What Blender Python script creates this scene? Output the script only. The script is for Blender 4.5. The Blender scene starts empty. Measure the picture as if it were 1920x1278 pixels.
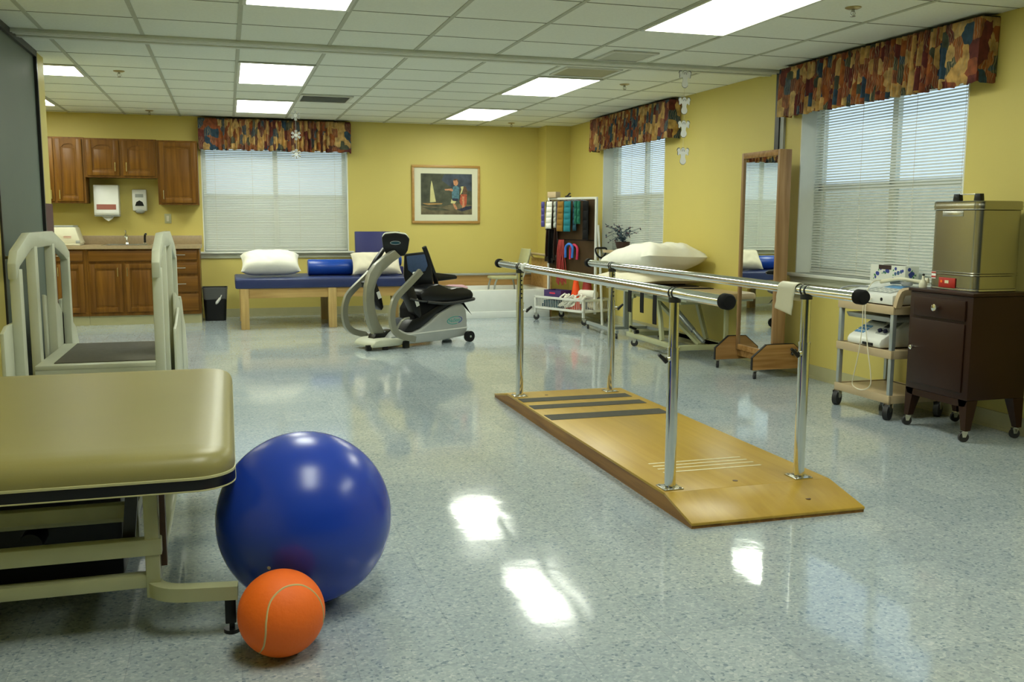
import bpy, bmesh, math, random
from mathutils import Vector, Matrix
random.seed(7)
SC = bpy.context.scene
COL = SC.collection
PI = math.pi
def R(d): return math.radians(d)

# ------------------------------------------------------------------ camera, world, exposure
CEIL = 2.43
YB = 12.2      # back wall
XR = 4.36      # right wall
XL = -1.30     # left partition
cam = bpy.data.objects.new('camera', bpy.data.cameras.new('camera')); COL.objects.link(cam)
f_px, yaw, pit, rol = 1770.18, 0.2916339, 0.1293851, 0.004035
cam.data.sensor_width = 36.0
cam.data.lens = 36.0 * f_px / 1920.0
cam.data.clip_start = 0.05; cam.data.clip_end = 200
sy, cy = math.sin(yaw), math.cos(yaw); sp, cp = math.sin(pit), math.cos(pit); sr, cr = math.sin(rol), math.cos(rol)
R0 = Vector((cy, -sy, 0)); U0 = Vector((sp*sy, sp*cy, cp)); F0 = Vector((cp*sy, cp*cy, -sp))
rt = R0*cr + U0*sr; up = -R0*sr + U0*cr
M = Matrix(((rt.x, up.x, -F0.x, 0), (rt.y, up.y, -F0.y, 0), (rt.z, up.z, -F0.z, 1.235), (0, 0, 0, 1)))
cam.matrix_world = M
SC.camera = cam

SC.view_settings.view_transform = 'Standard'
SC.view_settings.look = 'None'
SC.view_settings.exposure = 0.0
SC.view_settings.gamma = 1.0
SC.view_settings.use_curve_mapping = False
SC.cycles.use_denoising = True
SC.cycles.max_bounces = 8
SC.cycles.diffuse_bounces = 5
SC.cycles.glossy_bounces = 5
SC.cycles.transparent_max_bounces = 12
SC.cycles.sample_clamp_indirect = 6.0
SC.cycles.caustics_reflective = False
SC.cycles.caustics_refractive = False

LIGHT_COL = (0.96, 1.0, 0.86)
LIGHT_STR = 14.6
W = bpy.data.worlds.new('world'); SC.world = W; W.use_nodes = True
wn = W.node_tree.nodes; wl = W.node_tree.links
bg = wn['Background']; tc = wn.new('ShaderNodeTexCoord'); sep = wn.new('ShaderNodeSeparateXYZ'); rampw = wn.new('ShaderNodeValToRGB')
wl.new(tc.outputs['Generated'], sep.inputs[0]); wl.new(sep.outputs['Z'], rampw.inputs[0])
e = rampw.color_ramp.elements
e[0].position = 0.0; e[0].color = (0.55, 0.60, 0.60, 1)
e[1].position = 1.0; e[1].color = (0.55, 0.72, 1.0, 1)
e2 = rampw.color_ramp.elements.new(0.03); e2.color = (0.66, 0.78, 0.95, 1)
wl.new(rampw.outputs[0], bg.inputs[0]); bg.inputs[1].default_value = 1.55

# ------------------------------------------------------------------ materials
MATS = {}
def nodes(name):
    m = bpy.data.materials.new(name); m.use_nodes = True
    nt = m.node_tree
    return m, nt, nt.nodes['Principled BSDF']
def setp(b, **k):
    for kk, v in k.items():
        nm = {'rough': 'Roughness', 'metal': 'Metallic', 'spec': 'Specular IOR Level', 'coat': 'Coat Weight', 'trans': 'Transmission Weight', 'alpha': 'Alpha', 'sheen': 'Sheen Weight'}[kk]
        b.inputs[nm].default_value = v
def mat(name, col, rough=0.5, var=0.06, vscale=12.0, bump=0.0, bscale=60.0, **k):
    m, nt, b = nodes(name)
    N, L = nt.nodes, nt.links
    setp(b, rough=rough, **k)
    t = N.new('ShaderNodeTexCoord'); n = N.new('ShaderNodeTexNoise'); n.inputs['Scale'].default_value = vscale
    n.inputs['Detail'].default_value = 4
    L.new(t.outputs['Object'], n.inputs['Vector'])
    r = N.new('ShaderNodeValToRGB'); c = Vector(col)
    lo = c*(1-var); hi = c*(1+var)
    r.color_ramp.elements[0].position = 0.3; r.color_ramp.elements[1].position = 0.7
    r.color_ramp.elements[0].color = (*lo, 1); r.color_ramp.elements[1].color = (*[min(1, x) for x in hi], 1)
    L.new(n.outputs[0], r.inputs[0]); L.new(r.outputs[0], b.inputs['Base Color'])
    if bump:
        n2 = N.new('ShaderNodeTexNoise'); n2.inputs['Scale'].default_value = bscale; n2.inputs['Detail'].default_value = 3
        L.new(t.outputs['Object'], n2.inputs['Vector'])
        bp = N.new('ShaderNodeBump'); bp.inputs['Strength'].default_value = bump; bp.inputs['Distance'].default_value = 0.01
        L.new(n2.outputs[0], bp.inputs['Height']); L.new(bp.outputs[0], b.inputs['Normal'])
    MATS[name] = m
    return m
def wood(name, c1, c2, scale=(2, 2, 30), rough=0.4, axis='Z', coat=0.0):
    """grain runs along the axis given"""
    m, nt, b = nodes(name); N, L = nt.nodes, nt.links
    setp(b, rough=rough, coat=coat)
    t = N.new('ShaderNodeTexCoord'); mp = N.new('ShaderNodeMapping')
    s = {'X': (1.2, 22, 22), 'Y': (22, 1.2, 22), 'Z': (22, 22, 1.2)}[axis]
    mp.inputs['Scale'].default_value = s
    L.new(t.outputs['Object'], mp.inputs[0])
    n = N.new('ShaderNodeTexNoise'); n.inputs['Scale'].default_value = 1.0; n.inputs['Detail'].default_value = 6; n.inputs['Distortion'].default_value = 0.6
    L.new(mp.outputs[0], n.inputs['Vector'])
    n3 = N.new('ShaderNodeTexNoise'); n3.inputs['Scale'].default_value = 3.0
    L.new(t.outputs['Object'], n3.inputs['Vector'])
    mx = N.new('ShaderNodeMath'); mx.operation = 'MULTIPLY_ADD'; mx.inputs[1].default_value = 0.25
    L.new(n3.outputs[0], mx.inputs[0]); L.new(n.outputs[0], mx.inputs[2])
    r = N.new('ShaderNodeValToRGB')
    r.color_ramp.elements[0].position = 0.48; r.color_ramp.elements[0].color = (*c1, 1)
    r.color_ramp.elements[1].position = 0.78; r.color_ramp.elements[1].color = (*c2, 1)
    L.new(mx.outputs[0], r.inputs[0]); L.new(r.outputs[0], b.inputs['Base Color'])
    MATS[name] = m
    return m
def emis(name, col, s):
    m, nt, b = nodes(name); N, L = nt.nodes, nt.links
    b.inputs['Base Color'].default_value = (0.9, 0.9, 0.85, 1)
    b.inputs['Emission Color'].default_value = (*col, 1); b.inputs['Emission Strength'].default_value = s
    MATS[name] = m
    return m

WALL = mat('wall_paint', (0.60, 0.505, 0.135), 0.55, 0.02, 1.5, bump=0.04, bscale=180)
mat('reveal_white', (0.72, 0.74, 0.66), 0.5, 0.02)
mat('ceiling_tile', (0.80, 0.83, 0.74), 0.9, 0.03, 60, bump=0.15, bscale=260)
mat('ceiling_grid', (0.45, 0.47, 0.37), 0.6, 0.02)
mat('tile_joint', (0.20, 0.21, 0.14), 0.8, 0.03)
mat('track_paint', (0.66, 0.69, 0.60), 0.5, 0.02)
mat('grey_panel', (0.095, 0.125, 0.10), 0.55, 0.05, 2.0)
mat('maroon', (0.06, 0.006, 0.010), 0.5, 0.05)
mat('vinyl_base', (0.42, 0.40, 0.22), 0.45, 0.03)
mat('dark_metal', (0.02, 0.02, 0.02), 0.4, 0.1)
mat('black_plastic', (0.006, 0.006, 0.0065), 0.32, 0.1, spec=0.35)
mat('black_matte', (0.006, 0.006, 0.0065), 0.8, 0.1, spec=0.2)
mat('rubber', (0.016, 0.016, 0.017), 0.6, 0.1)
mat('steel', (0.62, 0.62, 0.58), 0.25, 0.03, metal=1.0)
mat('chrome', (0.78, 0.79, 0.76), 0.09, 0.01, metal=1.0)
mat('brushed', (0.37, 0.36, 0.30), 0.25, 0.04, 4.0, metal=1.0)
mat('mirror_glass', (0.82, 0.86, 0.82), 0.0, 0.0, metal=1.0)
mat('aluminium', (0.42, 0.46, 0.46), 0.38, 0.03, metal=0.6)
mat('brass', (0.45, 0.36, 0.15), 0.3, 0.05, metal=1.0)
mat('cream_paint', (0.52, 0.54, 0.42), 0.38, 0.04, 6.0)
mat('cream_metal', (0.42, 0.43, 0.25), 0.35, 0.04)
mat('white_metal', (0.70, 0.71, 0.66), 0.35, 0.03)
mat('white_plastic', (0.72, 0.73, 0.68), 0.35, 0.02)
mat('cream_plastic', (0.66, 0.64, 0.48), 0.4, 0.02)
mat('grey_plastic', (0.32, 0.34, 0.32), 0.4, 0.04)
mat('silver_plastic', (0.42, 0.44, 0.42), 0.3, 0.03, metal=0.15)
mat('stepper_paint', (0.27, 0.27, 0.215), 0.3, 0.03, metal=0.4)
mat('tan_plastic', (0.48, 0.37, 0.22), 0.45, 0.03)
mat('tub_white', (0.78, 0.80, 0.76), 0.25, 0.02, coat=0.3)
mat('laminate_tan', (0.36, 0.27, 0.155), 0.35, 0.08, 40)
mat('vinyl_olive', (0.275, 0.243, 0.085), 0.38, 0.03, 3.0, bump=0.03, bscale=220)
mat('vinyl_piping', (0.50, 0.48, 0.25), 0.4, 0.03)
mat('vinyl_navy', (0.018, 0.030, 0.115), 0.38, 0.06, 4.0)
mat('vinyl_navy_deep', (0.016, 0.018, 0.12), 0.45, 0.06, 4.0)
mat('vinyl_blue', (0.006, 0.055, 0.36), 0.3, 0.05)
mat('vinyl_tan', (0.44, 0.33, 0.19), 0.4, 0.05)
mat('linen_white', (0.80, 0.79, 0.70), 0.85, 0.02, 8, bump=0.25, bscale=14)
mat('linen_cream', (0.72, 0.67, 0.52), 0.85, 0.02, 8, bump=0.25, bscale=14)
mat('ball_orange', (0.95, 0.16, 0.008), 0.62, 0.03, 10, bump=0.12, bscale=90)
mat('ball_line', (0.62, 0.48, 0.22), 0.6, 0.05)
mat('brown_metal', (0.026, 0.0095, 0.0045), 0.38, 0.12, 4)
mat('pegboard', (0.055, 0.031, 0.012), 0.6, 0.1)
mat('w_white', (0.74, 0.74, 0.66), 0.8, 0.02, bump=0.3, bscale=25)
mat('w_grey', (0.42, 0.44, 0.38), 0.8, 0.02)
mat('w_gold', (0.24, 0.125, 0.012), 0.9, 0.04, bump=0.3, bscale=25)
mat('w_teal', (0.008, 0.17, 0.21), 0.9, 0.04, bump=0.3, bscale=25)
mat('w_dteal', (0.006, 0.06, 0.09), 0.7, 0.04)
mat('w_green', (0.006, 0.12, 0.07), 0.9, 0.04)
mat('w_navy', (0.008, 0.010, 0.045), 0.7, 0.04)
mat('w_purple', (0.055, 0.045, 0.22), 0.7, 0.04)
mat('rubber_red', (0.36, 0.035, 0.03), 0.5, 0.15, 30)
mat('rubber_green', (0.008, 0.07, 0.05), 0.5, 0.1)
mat('foam_blue', (0.03, 0.17, 0.62), 0.5, 0.04)
mat('foam_pink', (0.60, 0.035, 0.10), 0.5, 0.04)
mat('cone_orange', (0.95, 0.085, 0.008), 0.45, 0.03)
mat('leather_brown', (0.035, 0.014, 0.009), 0.6, 0.2)
mat('crate_purple', (0.055, 0.03, 0.14), 0.5, 0.05)
mat('sticker_red', (0.42, 0.020, 0.012), 0.4, 0.04)
mat('screen', (0.02, 0.025, 0.035), 0.2, 0.0)
mat('btn_blue', (0.12, 0.30, 0.55), 0.5, 0.02)
mat('logo_teal', (0.01, 0.42, 0.38), 0.4, 0.02)
mat('logo_blue', (0.03, 0.06, 0.40), 0.4, 0.02)
mat('mesh_blue', (0.05, 0.09, 0.20), 0.6, 0.08, 60)
mat('towel_pink', (0.55, 0.33, 0.38), 0.85, 0.03)
mat('leaf_dark', (0.035, 0.070, 0.105), 0.6, 0.25, 30)
mat('berry', (0.10, 0.012, 0.03), 0.5, 0.2)
mat('paper_white', (0.86, 0.87, 0.84), 0.8, 0.01)
mat('paper_edge', (0.10, 0.12, 0.14), 0.8, 0.05)
mat('mat_board', (0.66, 0.66, 0.50), 0.8, 0.01)
mat('red_strip', (0.27, 0.075, 0.045), 0.4, 0.04)
mat('tape_black', (0.055, 0.052, 0.038), 0.85, 0.12, 40)
mat('tape_white', (0.74, 0.68, 0.44), 0.6, 0.03)
mat('tread_rubber', (0.085, 0.078, 0.055), 0.8, 0.1, 30)
mat('box_flower', (0.72, 0.74, 0.66), 0.6, 0.02)
mat('flower_blue', (0.03, 0.05, 0.28), 0.6, 0.05)
mat('leaf_green', (0.05, 0.25, 0.07), 0.6, 0.05)
mat('cap_brown', (0.10, 0.05, 0.025), 0.5, 0.1)
mat('paint_dark', (0.055, 0.062, 0.038), 0.7, 0.55, 9)
mat('paint_blue', (0.045, 0.06, 0.085), 0.7, 0.5, 9)
mat('paint_sand', (0.12, 0.10, 0.055), 0.7, 0.5, 12)
mat('paint_sail', (0.55, 0.52, 0.24), 0.7, 0.1, 20)
mat('paint_hull', (0.40, 0.24, 0.08), 0.7, 0.3, 30)
mat('paint_skin', (0.52, 0.24, 0.12), 0.7, 0.3, 40)
mat('paint_shirt', (0.07, 0.16, 0.20), 0.7, 0.4, 40)
mat('paint_red', (0.42, 0.09, 0.04), 0.7, 0.4, 40)
mat('paint_hair', (0.13, 0.07, 0.035), 0.7, 0.4, 40)
mat('paint_navy', (0.02, 0.025, 0.05), 0.7, 0.4, 40)
mat('vent_white', (0.62, 0.63, 0.55), 0.5, 0.02)
mat('vent_tan', (0.36, 0.34, 0.20), 0.6, 0.04)
mat('liner_film', (0.25, 0.26, 0.26), 0.25, 0.2, 30)
mat('cord_cream', (0.70, 0.66, 0.50), 0.5, 0.02)
mat('cord_grey', (0.22, 0.24, 0.25), 0.5, 0.02)
wood('oak_cab', (0.115, 0.046, 0.005), (0.195, 0.085, 0.011), axis='Z', rough=0.38)
wood('oak_cab_h', (0.115, 0.046, 0.005), (0.195, 0.085, 0.011), axis='X', rough=0.38)
wood('maple', (0.42, 0.27, 0.085), (0.60, 0.42, 0.16), axis='Z', rough=0.4)
wood('maple_h', (0.40, 0.24, 0.07), (0.56, 0.37, 0.13), axis='X', rough=0.4)
wood('ply_top', (0.42, 0.262, 0.034), (0.48, 0.31, 0.048), axis='Y', rough=0.34, coat=0.0); MATS['ply_top'].node_tree.nodes['Principled BSDF'].inputs['Specular IOR Level'].default_value = 0.35
wood('ply_edge', (0.16, 0.070, 0.014), (0.33, 0.165, 0.036), axis='Y', rough=0.4)
wood('oak_mid', (0.25, 0.125, 0.035), (0.42, 0.235, 0.085), axis='X', rough=0.45)
wood('oak_mid_v', (0.24, 0.135, 0.055), (0.38, 0.235, 0.11), axis='Z', rough=0.45)
wood('frame_gold', (0.38, 0.20, 0.045), (0.48, 0.28, 0.08), axis='X', rough=0.4)
wood('ledge_wood', (0.36, 0.20, 0.06), (0.52, 0.32, 0.12), axis='X', rough=0.4)

for n_ in ('oak_cab', 'oak_cab_h', 'oak_mid', 'oak_mid_v', 'pegboard', 'brown_metal', 'ply_edge'): MATS[n_].node_tree.nodes['Principled BSDF'].inputs['Specular IOR Level'].default_value = 0.22
def blue_ball_mat():
    m, nt, b = nodes('ball_blue'); N, L = nt.nodes, nt.links
    b.inputs['Base Color'].default_value = (0.012, 0.050, 0.42, 1); setp(b, rough=0.27)
    t = N.new('ShaderNodeTexCoord'); mp = N.new('ShaderNodeMapping'); mp.inputs['Scale'].default_value = (1, 1, 1)
    w = N.new('ShaderNodeTexWave'); w.bands_direction = 'Z'; w.inputs['Scale'].default_value = 5.5; w.inputs['Distortion'].default_value = 0.5
    L.new(t.outputs['Object'], mp.inputs[0]); L.new(mp.outputs[0], w.inputs[0])
    bp = N.new('ShaderNodeBump'); bp.inputs['Strength'].default_value = 0.06; bp.inputs['Distance'].default_value = 0.004
    L.new(w.outputs['Fac'], bp.inputs['Height']); L.new(bp.outputs[0], b.inputs['Normal'])
    MATS['ball_blue'] = m
blue_ball_mat()

def floor_mat():
    m, nt, b = nodes('floor_vct'); N, L = nt.nodes, nt.links
    t = N.new('ShaderNodeTexCoord')
    v = N.new('ShaderNodeTexVoronoi'); v.inputs['Scale'].default_value = 120; v.feature = 'F1'
    nz = N.new('ShaderNodeTexNoise'); nz.inputs['Scale'].default_value = 40; nz.inputs['Detail'].default_value = 2
    mixv = N.new('ShaderNodeMix'); mixv.data_type = 'VECTOR'; mixv.inputs[0].default_value = 0.012
    L.new(t.outputs['Object'], mixv.inputs[4]); L.new(nz.outputs['Color'], mixv.inputs[5]); L.new(mixv.outputs[1], v.inputs['Vector'])
    sepc = N.new('ShaderNodeSeparateColor'); L.new(v.outputs['Color'], sepc.inputs[0])
    r = N.new('ShaderNodeValToRGB'); r.color_ramp.interpolation = 'CONSTANT'
    E = r.color_ramp.elements
    base = (0.385, 0.445, 0.48)
    E[0].position = 0.0; E[0].color = (0.22, 0.28, 0.33, 1)
    E[1].position = 0.055; E[1].color = (0.32, 0.38, 0.42, 1)
    for p, c in ((0.26, (0.355, 0.415, 0.45)), (0.52, base), (0.78, (0.42, 0.48, 0.51)), (0.93, (0.48, 0.53, 0.55))):
        x = E.new(p); x.color = (*c, 1)
    L.new(sepc.outputs[0], r.inputs[0])
    # one-foot tiles, each a shade of its own
    mp = N.new('ShaderNodeMapping'); mp.inputs['Scale'].default_value = (1/0.3048, 1/0.3048, 1); L.new(t.outputs['Object'], mp.inputs[0])
    br = N.new('ShaderNodeTexBrick'); br.offset = 0.0; br.squash = 1.0
    br.inputs['Scale'].default_value = 1.0; br.inputs['Brick Width'].default_value = 1.0; br.inputs['Row Height'].default_value = 1.0
    br.inputs['Mortar Size'].default_value = 0.004; br.inputs['Mortar Smooth'].default_value = 0.0
    br.inputs['Color1'].default_value = (0.93, 0.94, 0.95, 1); br.inputs['Color2'].default_value = (1.06, 1.05, 1.03, 1); br.inputs['Mortar'].default_value = (0.80, 0.80, 0.80, 1)
    L.new(mp.outputs[0], br.inputs[0])
    mul = N.new('ShaderNodeMix'); mul.data_type = 'RGBA'; mul.blend_type = 'MULTIPLY'; mul.inputs[0].default_value = 1.0
    L.new(r.outputs[0], mul.inputs[6]); L.new(br.outputs[0], mul.inputs[7])
    L.new(mul.outputs[2], b.inputs['Base Color'])
    # waxed gloss with slow ripples
    n2 = N.new('ShaderNodeTexNoise'); n2.inputs['Scale'].default_value = 3.2; n2.inputs['Detail'].default_value = 2
    n3 = N.new('ShaderNodeTexNoise'); n3.inputs['Scale'].default_value = 26; n3.inputs['Detail'].default_value = 2
    L.new(t.outputs['Object'], n2.inputs['Vector']); L.new(t.outputs['Object'], n3.inputs['Vector'])
    ma = N.new('ShaderNodeMath'); ma.operation = 'MULTIPLY_ADD'; ma.inputs[1].default_value = 0.09
    L.new(n3.outputs[0], ma.inputs[0]); L.new(n2.outputs[0], ma.inputs[2])
    bp = N.new('ShaderNodeBump'); bp.inputs['Strength'].default_value = 0.16; bp.inputs['Distance'].default_value = 0.009
    L.new(ma.outputs[0], bp.inputs['Height']); L.new(bp.outputs[0], b.inputs['Normal'])
    rr = N.new('ShaderNodeMapRange'); rr.inputs[1].default_value = 0.3; rr.inputs[2].default_value = 0.7; rr.inputs[3].default_value = 0.05; rr.inputs[4].default_value = 0.12
    n4 = N.new('ShaderNodeTexNoise'); n4.inputs['Scale'].default_value = 1.3; n4.inputs['Detail'].default_value = 5
    L.new(t.outputs['Object'], n4.inputs['Vector']); L.new(n4.outputs[0], rr.inputs[0]); L.new(rr.outputs[0], b.inputs['Roughness'])
    b.inputs['IOR'].default_value = 1.50
    MATS['floor_vct'] = m
floor_mat()

def fabric_mat():
    m, nt, b = nodes('valance_fabric'); N, L = nt.nodes, nt.links
    setp(b, rough=0.85)
    uv = N.new('ShaderNodeUVMap'); uv.uv_map = 'UVMap'
    nz = N.new('ShaderNodeTexNoise'); nz.inputs['Scale'].default_value = 7; L.new(uv.outputs[0], nz.inputs['Vector'])
    mv = N.new('ShaderNodeMix'); mv.data_type = 'VECTOR'; mv.inputs[0].default_value = 0.06
    L.new(uv.outputs[0], mv.inputs[4]); L.new(nz.outputs['Color'], mv.inputs[5])
    v = N.new('ShaderNodeTexVoronoi'); v.distance = 'CHEBYCHEV'; v.inputs['Scale'].default_value = 10.5; v.inputs['Randomness'].default_value = 0.85
    L.new(mv.outputs[1], v.inputs['Vector'])
    sc = N.new('ShaderNodeSeparateColor'); L.new(v.outputs['Color'], sc.inputs[0])
    r = N.new('ShaderNodeValToRGB'); r.color_ramp.interpolation = 'CONSTANT'; E = r.color_ramp.elements
    cols = [(0.0, (0.23, 0.060, 0.018)), (0.22, (0.46, 0.27, 0.075)), (0.40, (0.115, 0.020, 0.014)), (0.58, (0.020, 0.052, 0.085)), (0.69, (0.50, 0.32, 0.11)), (0.80, (0.29, 0.085, 0.014)), (0.92, (0.055, 0.065, 0.040))]
    E[0].position = 0; E[0].color = (*cols[0][1], 1); E[1].position = cols[1][0]; E[1].color = (*cols[1][1], 1)
    for p, c in cols[2:]:
        x = E.new(p); x.color = (*c, 1)
    L.new(sc.outputs[0], r.inputs[0])
    w = N.new('ShaderNodeTexWave'); w.inputs['Scale'].default_value = 14; w.inputs['Distortion'].default_value = 9; w.inputs['Detail'].default_value = 1; L.new(uv.outputs[0], w.inputs[0])
    gt = N.new('ShaderNodeMath'); gt.operation = 'GREATER_THAN'; gt.inputs[1].default_value = 0.80; L.new(w.outputs['Fac'], gt.inputs[0])
    g2 = N.new('ShaderNodeMath'); g2.operation = 'GREATER_THAN'; g2.inputs[1].default_value = 0.45; L.new(sc.outputs[1], g2.inputs[0])
    mm = N.new('ShaderNodeMath'); mm.operation = 'MULTIPLY'; L.new(gt.outputs[0], mm.inputs[0]); L.new(g2.outputs[0], mm.inputs[1])
    m3 = N.new('ShaderNodeMath'); m3.operation = 'MULTIPLY'; m3.inputs[1].default_value = 0.5; L.new(mm.outputs[0], m3.inputs[0])
    mx = N.new('ShaderNodeMix'); mx.data_type = 'RGBA'; L.new(m3.outputs[0], mx.inputs[0]); L.new(r.outputs[0], mx.inputs[6]); mx.inputs[7].default_value = (0.36, 0.30, 0.17, 1)
    nn = N.new('ShaderNodeTexNoise'); nn.inputs['Scale'].default_value = 16; L.new(uv.outputs[0], nn.inputs['Vector'])
    mr = N.new('ShaderNodeMapRange'); mr.inputs[1].default_value = 0.3; mr.inputs[2].default_value = 0.7; mr.inputs[3].default_value = 0.55; mr.inputs[4].default_value = 1.3; L.new(nn.outputs[0], mr.inputs[0])
    vm = N.new('ShaderNodeVectorMath'); vm.operation = 'SCALE'; L.new(mx.outputs[2], vm.inputs[0]); L.new(mr.outputs[0], vm.inputs['Scale'])
    L.new(vm.outputs[0], b.inputs['Base Color'])
    MATS['valance_fabric'] = m
fabric_mat()

def slat_mat():
    m, nt, b = nodes('blind_slat'); N, L = nt.nodes, nt.links
    b.inputs['Base Color'].default_value = (0.80, 0.80, 0.74, 1); setp(b, rough=0.4)
    tr = N.new('ShaderNodeBsdfTranslucent'); tr.inputs[0].default_value = (0.80, 0.82, 0.74, 1)
    mx = N.new('ShaderNodeMixShader'); mx.inputs[0].default_value = 0.36
    L.new(b.outputs[0], mx.inputs[1]); L.new(tr.outputs[0], mx.inputs[2]); L.new(mx.outputs[0], N['Material Output'].inputs[0])
    MATS['blind_slat'] = m
    m, nt, b = nodes('pane_glass'); N, L = nt.nodes, nt.links
    tp = N.new('ShaderNodeBsdfTransparent'); tp.inputs[0].default_value = (0.88, 0.93, 0.92, 1)
    gl = N.new('ShaderNodeBsdfGlossy'); gl.inputs['Roughness'].default_value = 0.02
    mx = N.new('ShaderNodeMixShader'); mx.inputs[0].default_value = 0.07
    L.new(tp.outputs[0], mx.inputs[1]); L.new(gl.outputs[0], mx.inputs[2]); L.new(mx.outputs[0], N['Material Output'].inputs[0])
    MATS['pane_glass'] = m
    m, nt, b = nodes('insect_mesh'); N, L = nt.nodes, nt.links
    tp = N.new('ShaderNodeBsdfTransparent'); tp.inputs[0].default_value = (0.80, 0.79, 0.70, 1)
    df = N.new('ShaderNodeBsdfDiffuse'); df.inputs[0].default_value = (0.1, 0.1, 0.09, 1)
    mx = N.new('ShaderNodeMixShader'); mx.inputs[0].default_value = 0.12
    L.new(tp.outputs[0], mx.inputs[1]); L.new(df.outputs[0], mx.inputs[2]); L.new(mx.outputs[0], N['Material Output'].inputs[0])
    MATS['insect_mesh'] = m
slat_mat()
emis('light_diffuser', LIGHT_COL, LIGHT_STR)
def clear_mat(name, col, fac):
    m, nt, b = nodes(name); N, L = nt.nodes, nt.links
    b.inputs['Base Color'].default_value = (*col, 1); setp(b, rough=0.2)
    tp = N.new('ShaderNodeBsdfTransparent'); mx = N.new('ShaderNodeMixShader'); mx.inputs[0].default_value = fac
    L.new(tp.outputs[0], mx.inputs[1]); L.new(b.outputs[0], mx.inputs[2]); L.new(mx.outputs[0], N['Material Output'].inputs[0])
    MATS[name] = m
clear_mat('cotton_film', (0.6, 0.62, 0.6), 0.16)

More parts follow.
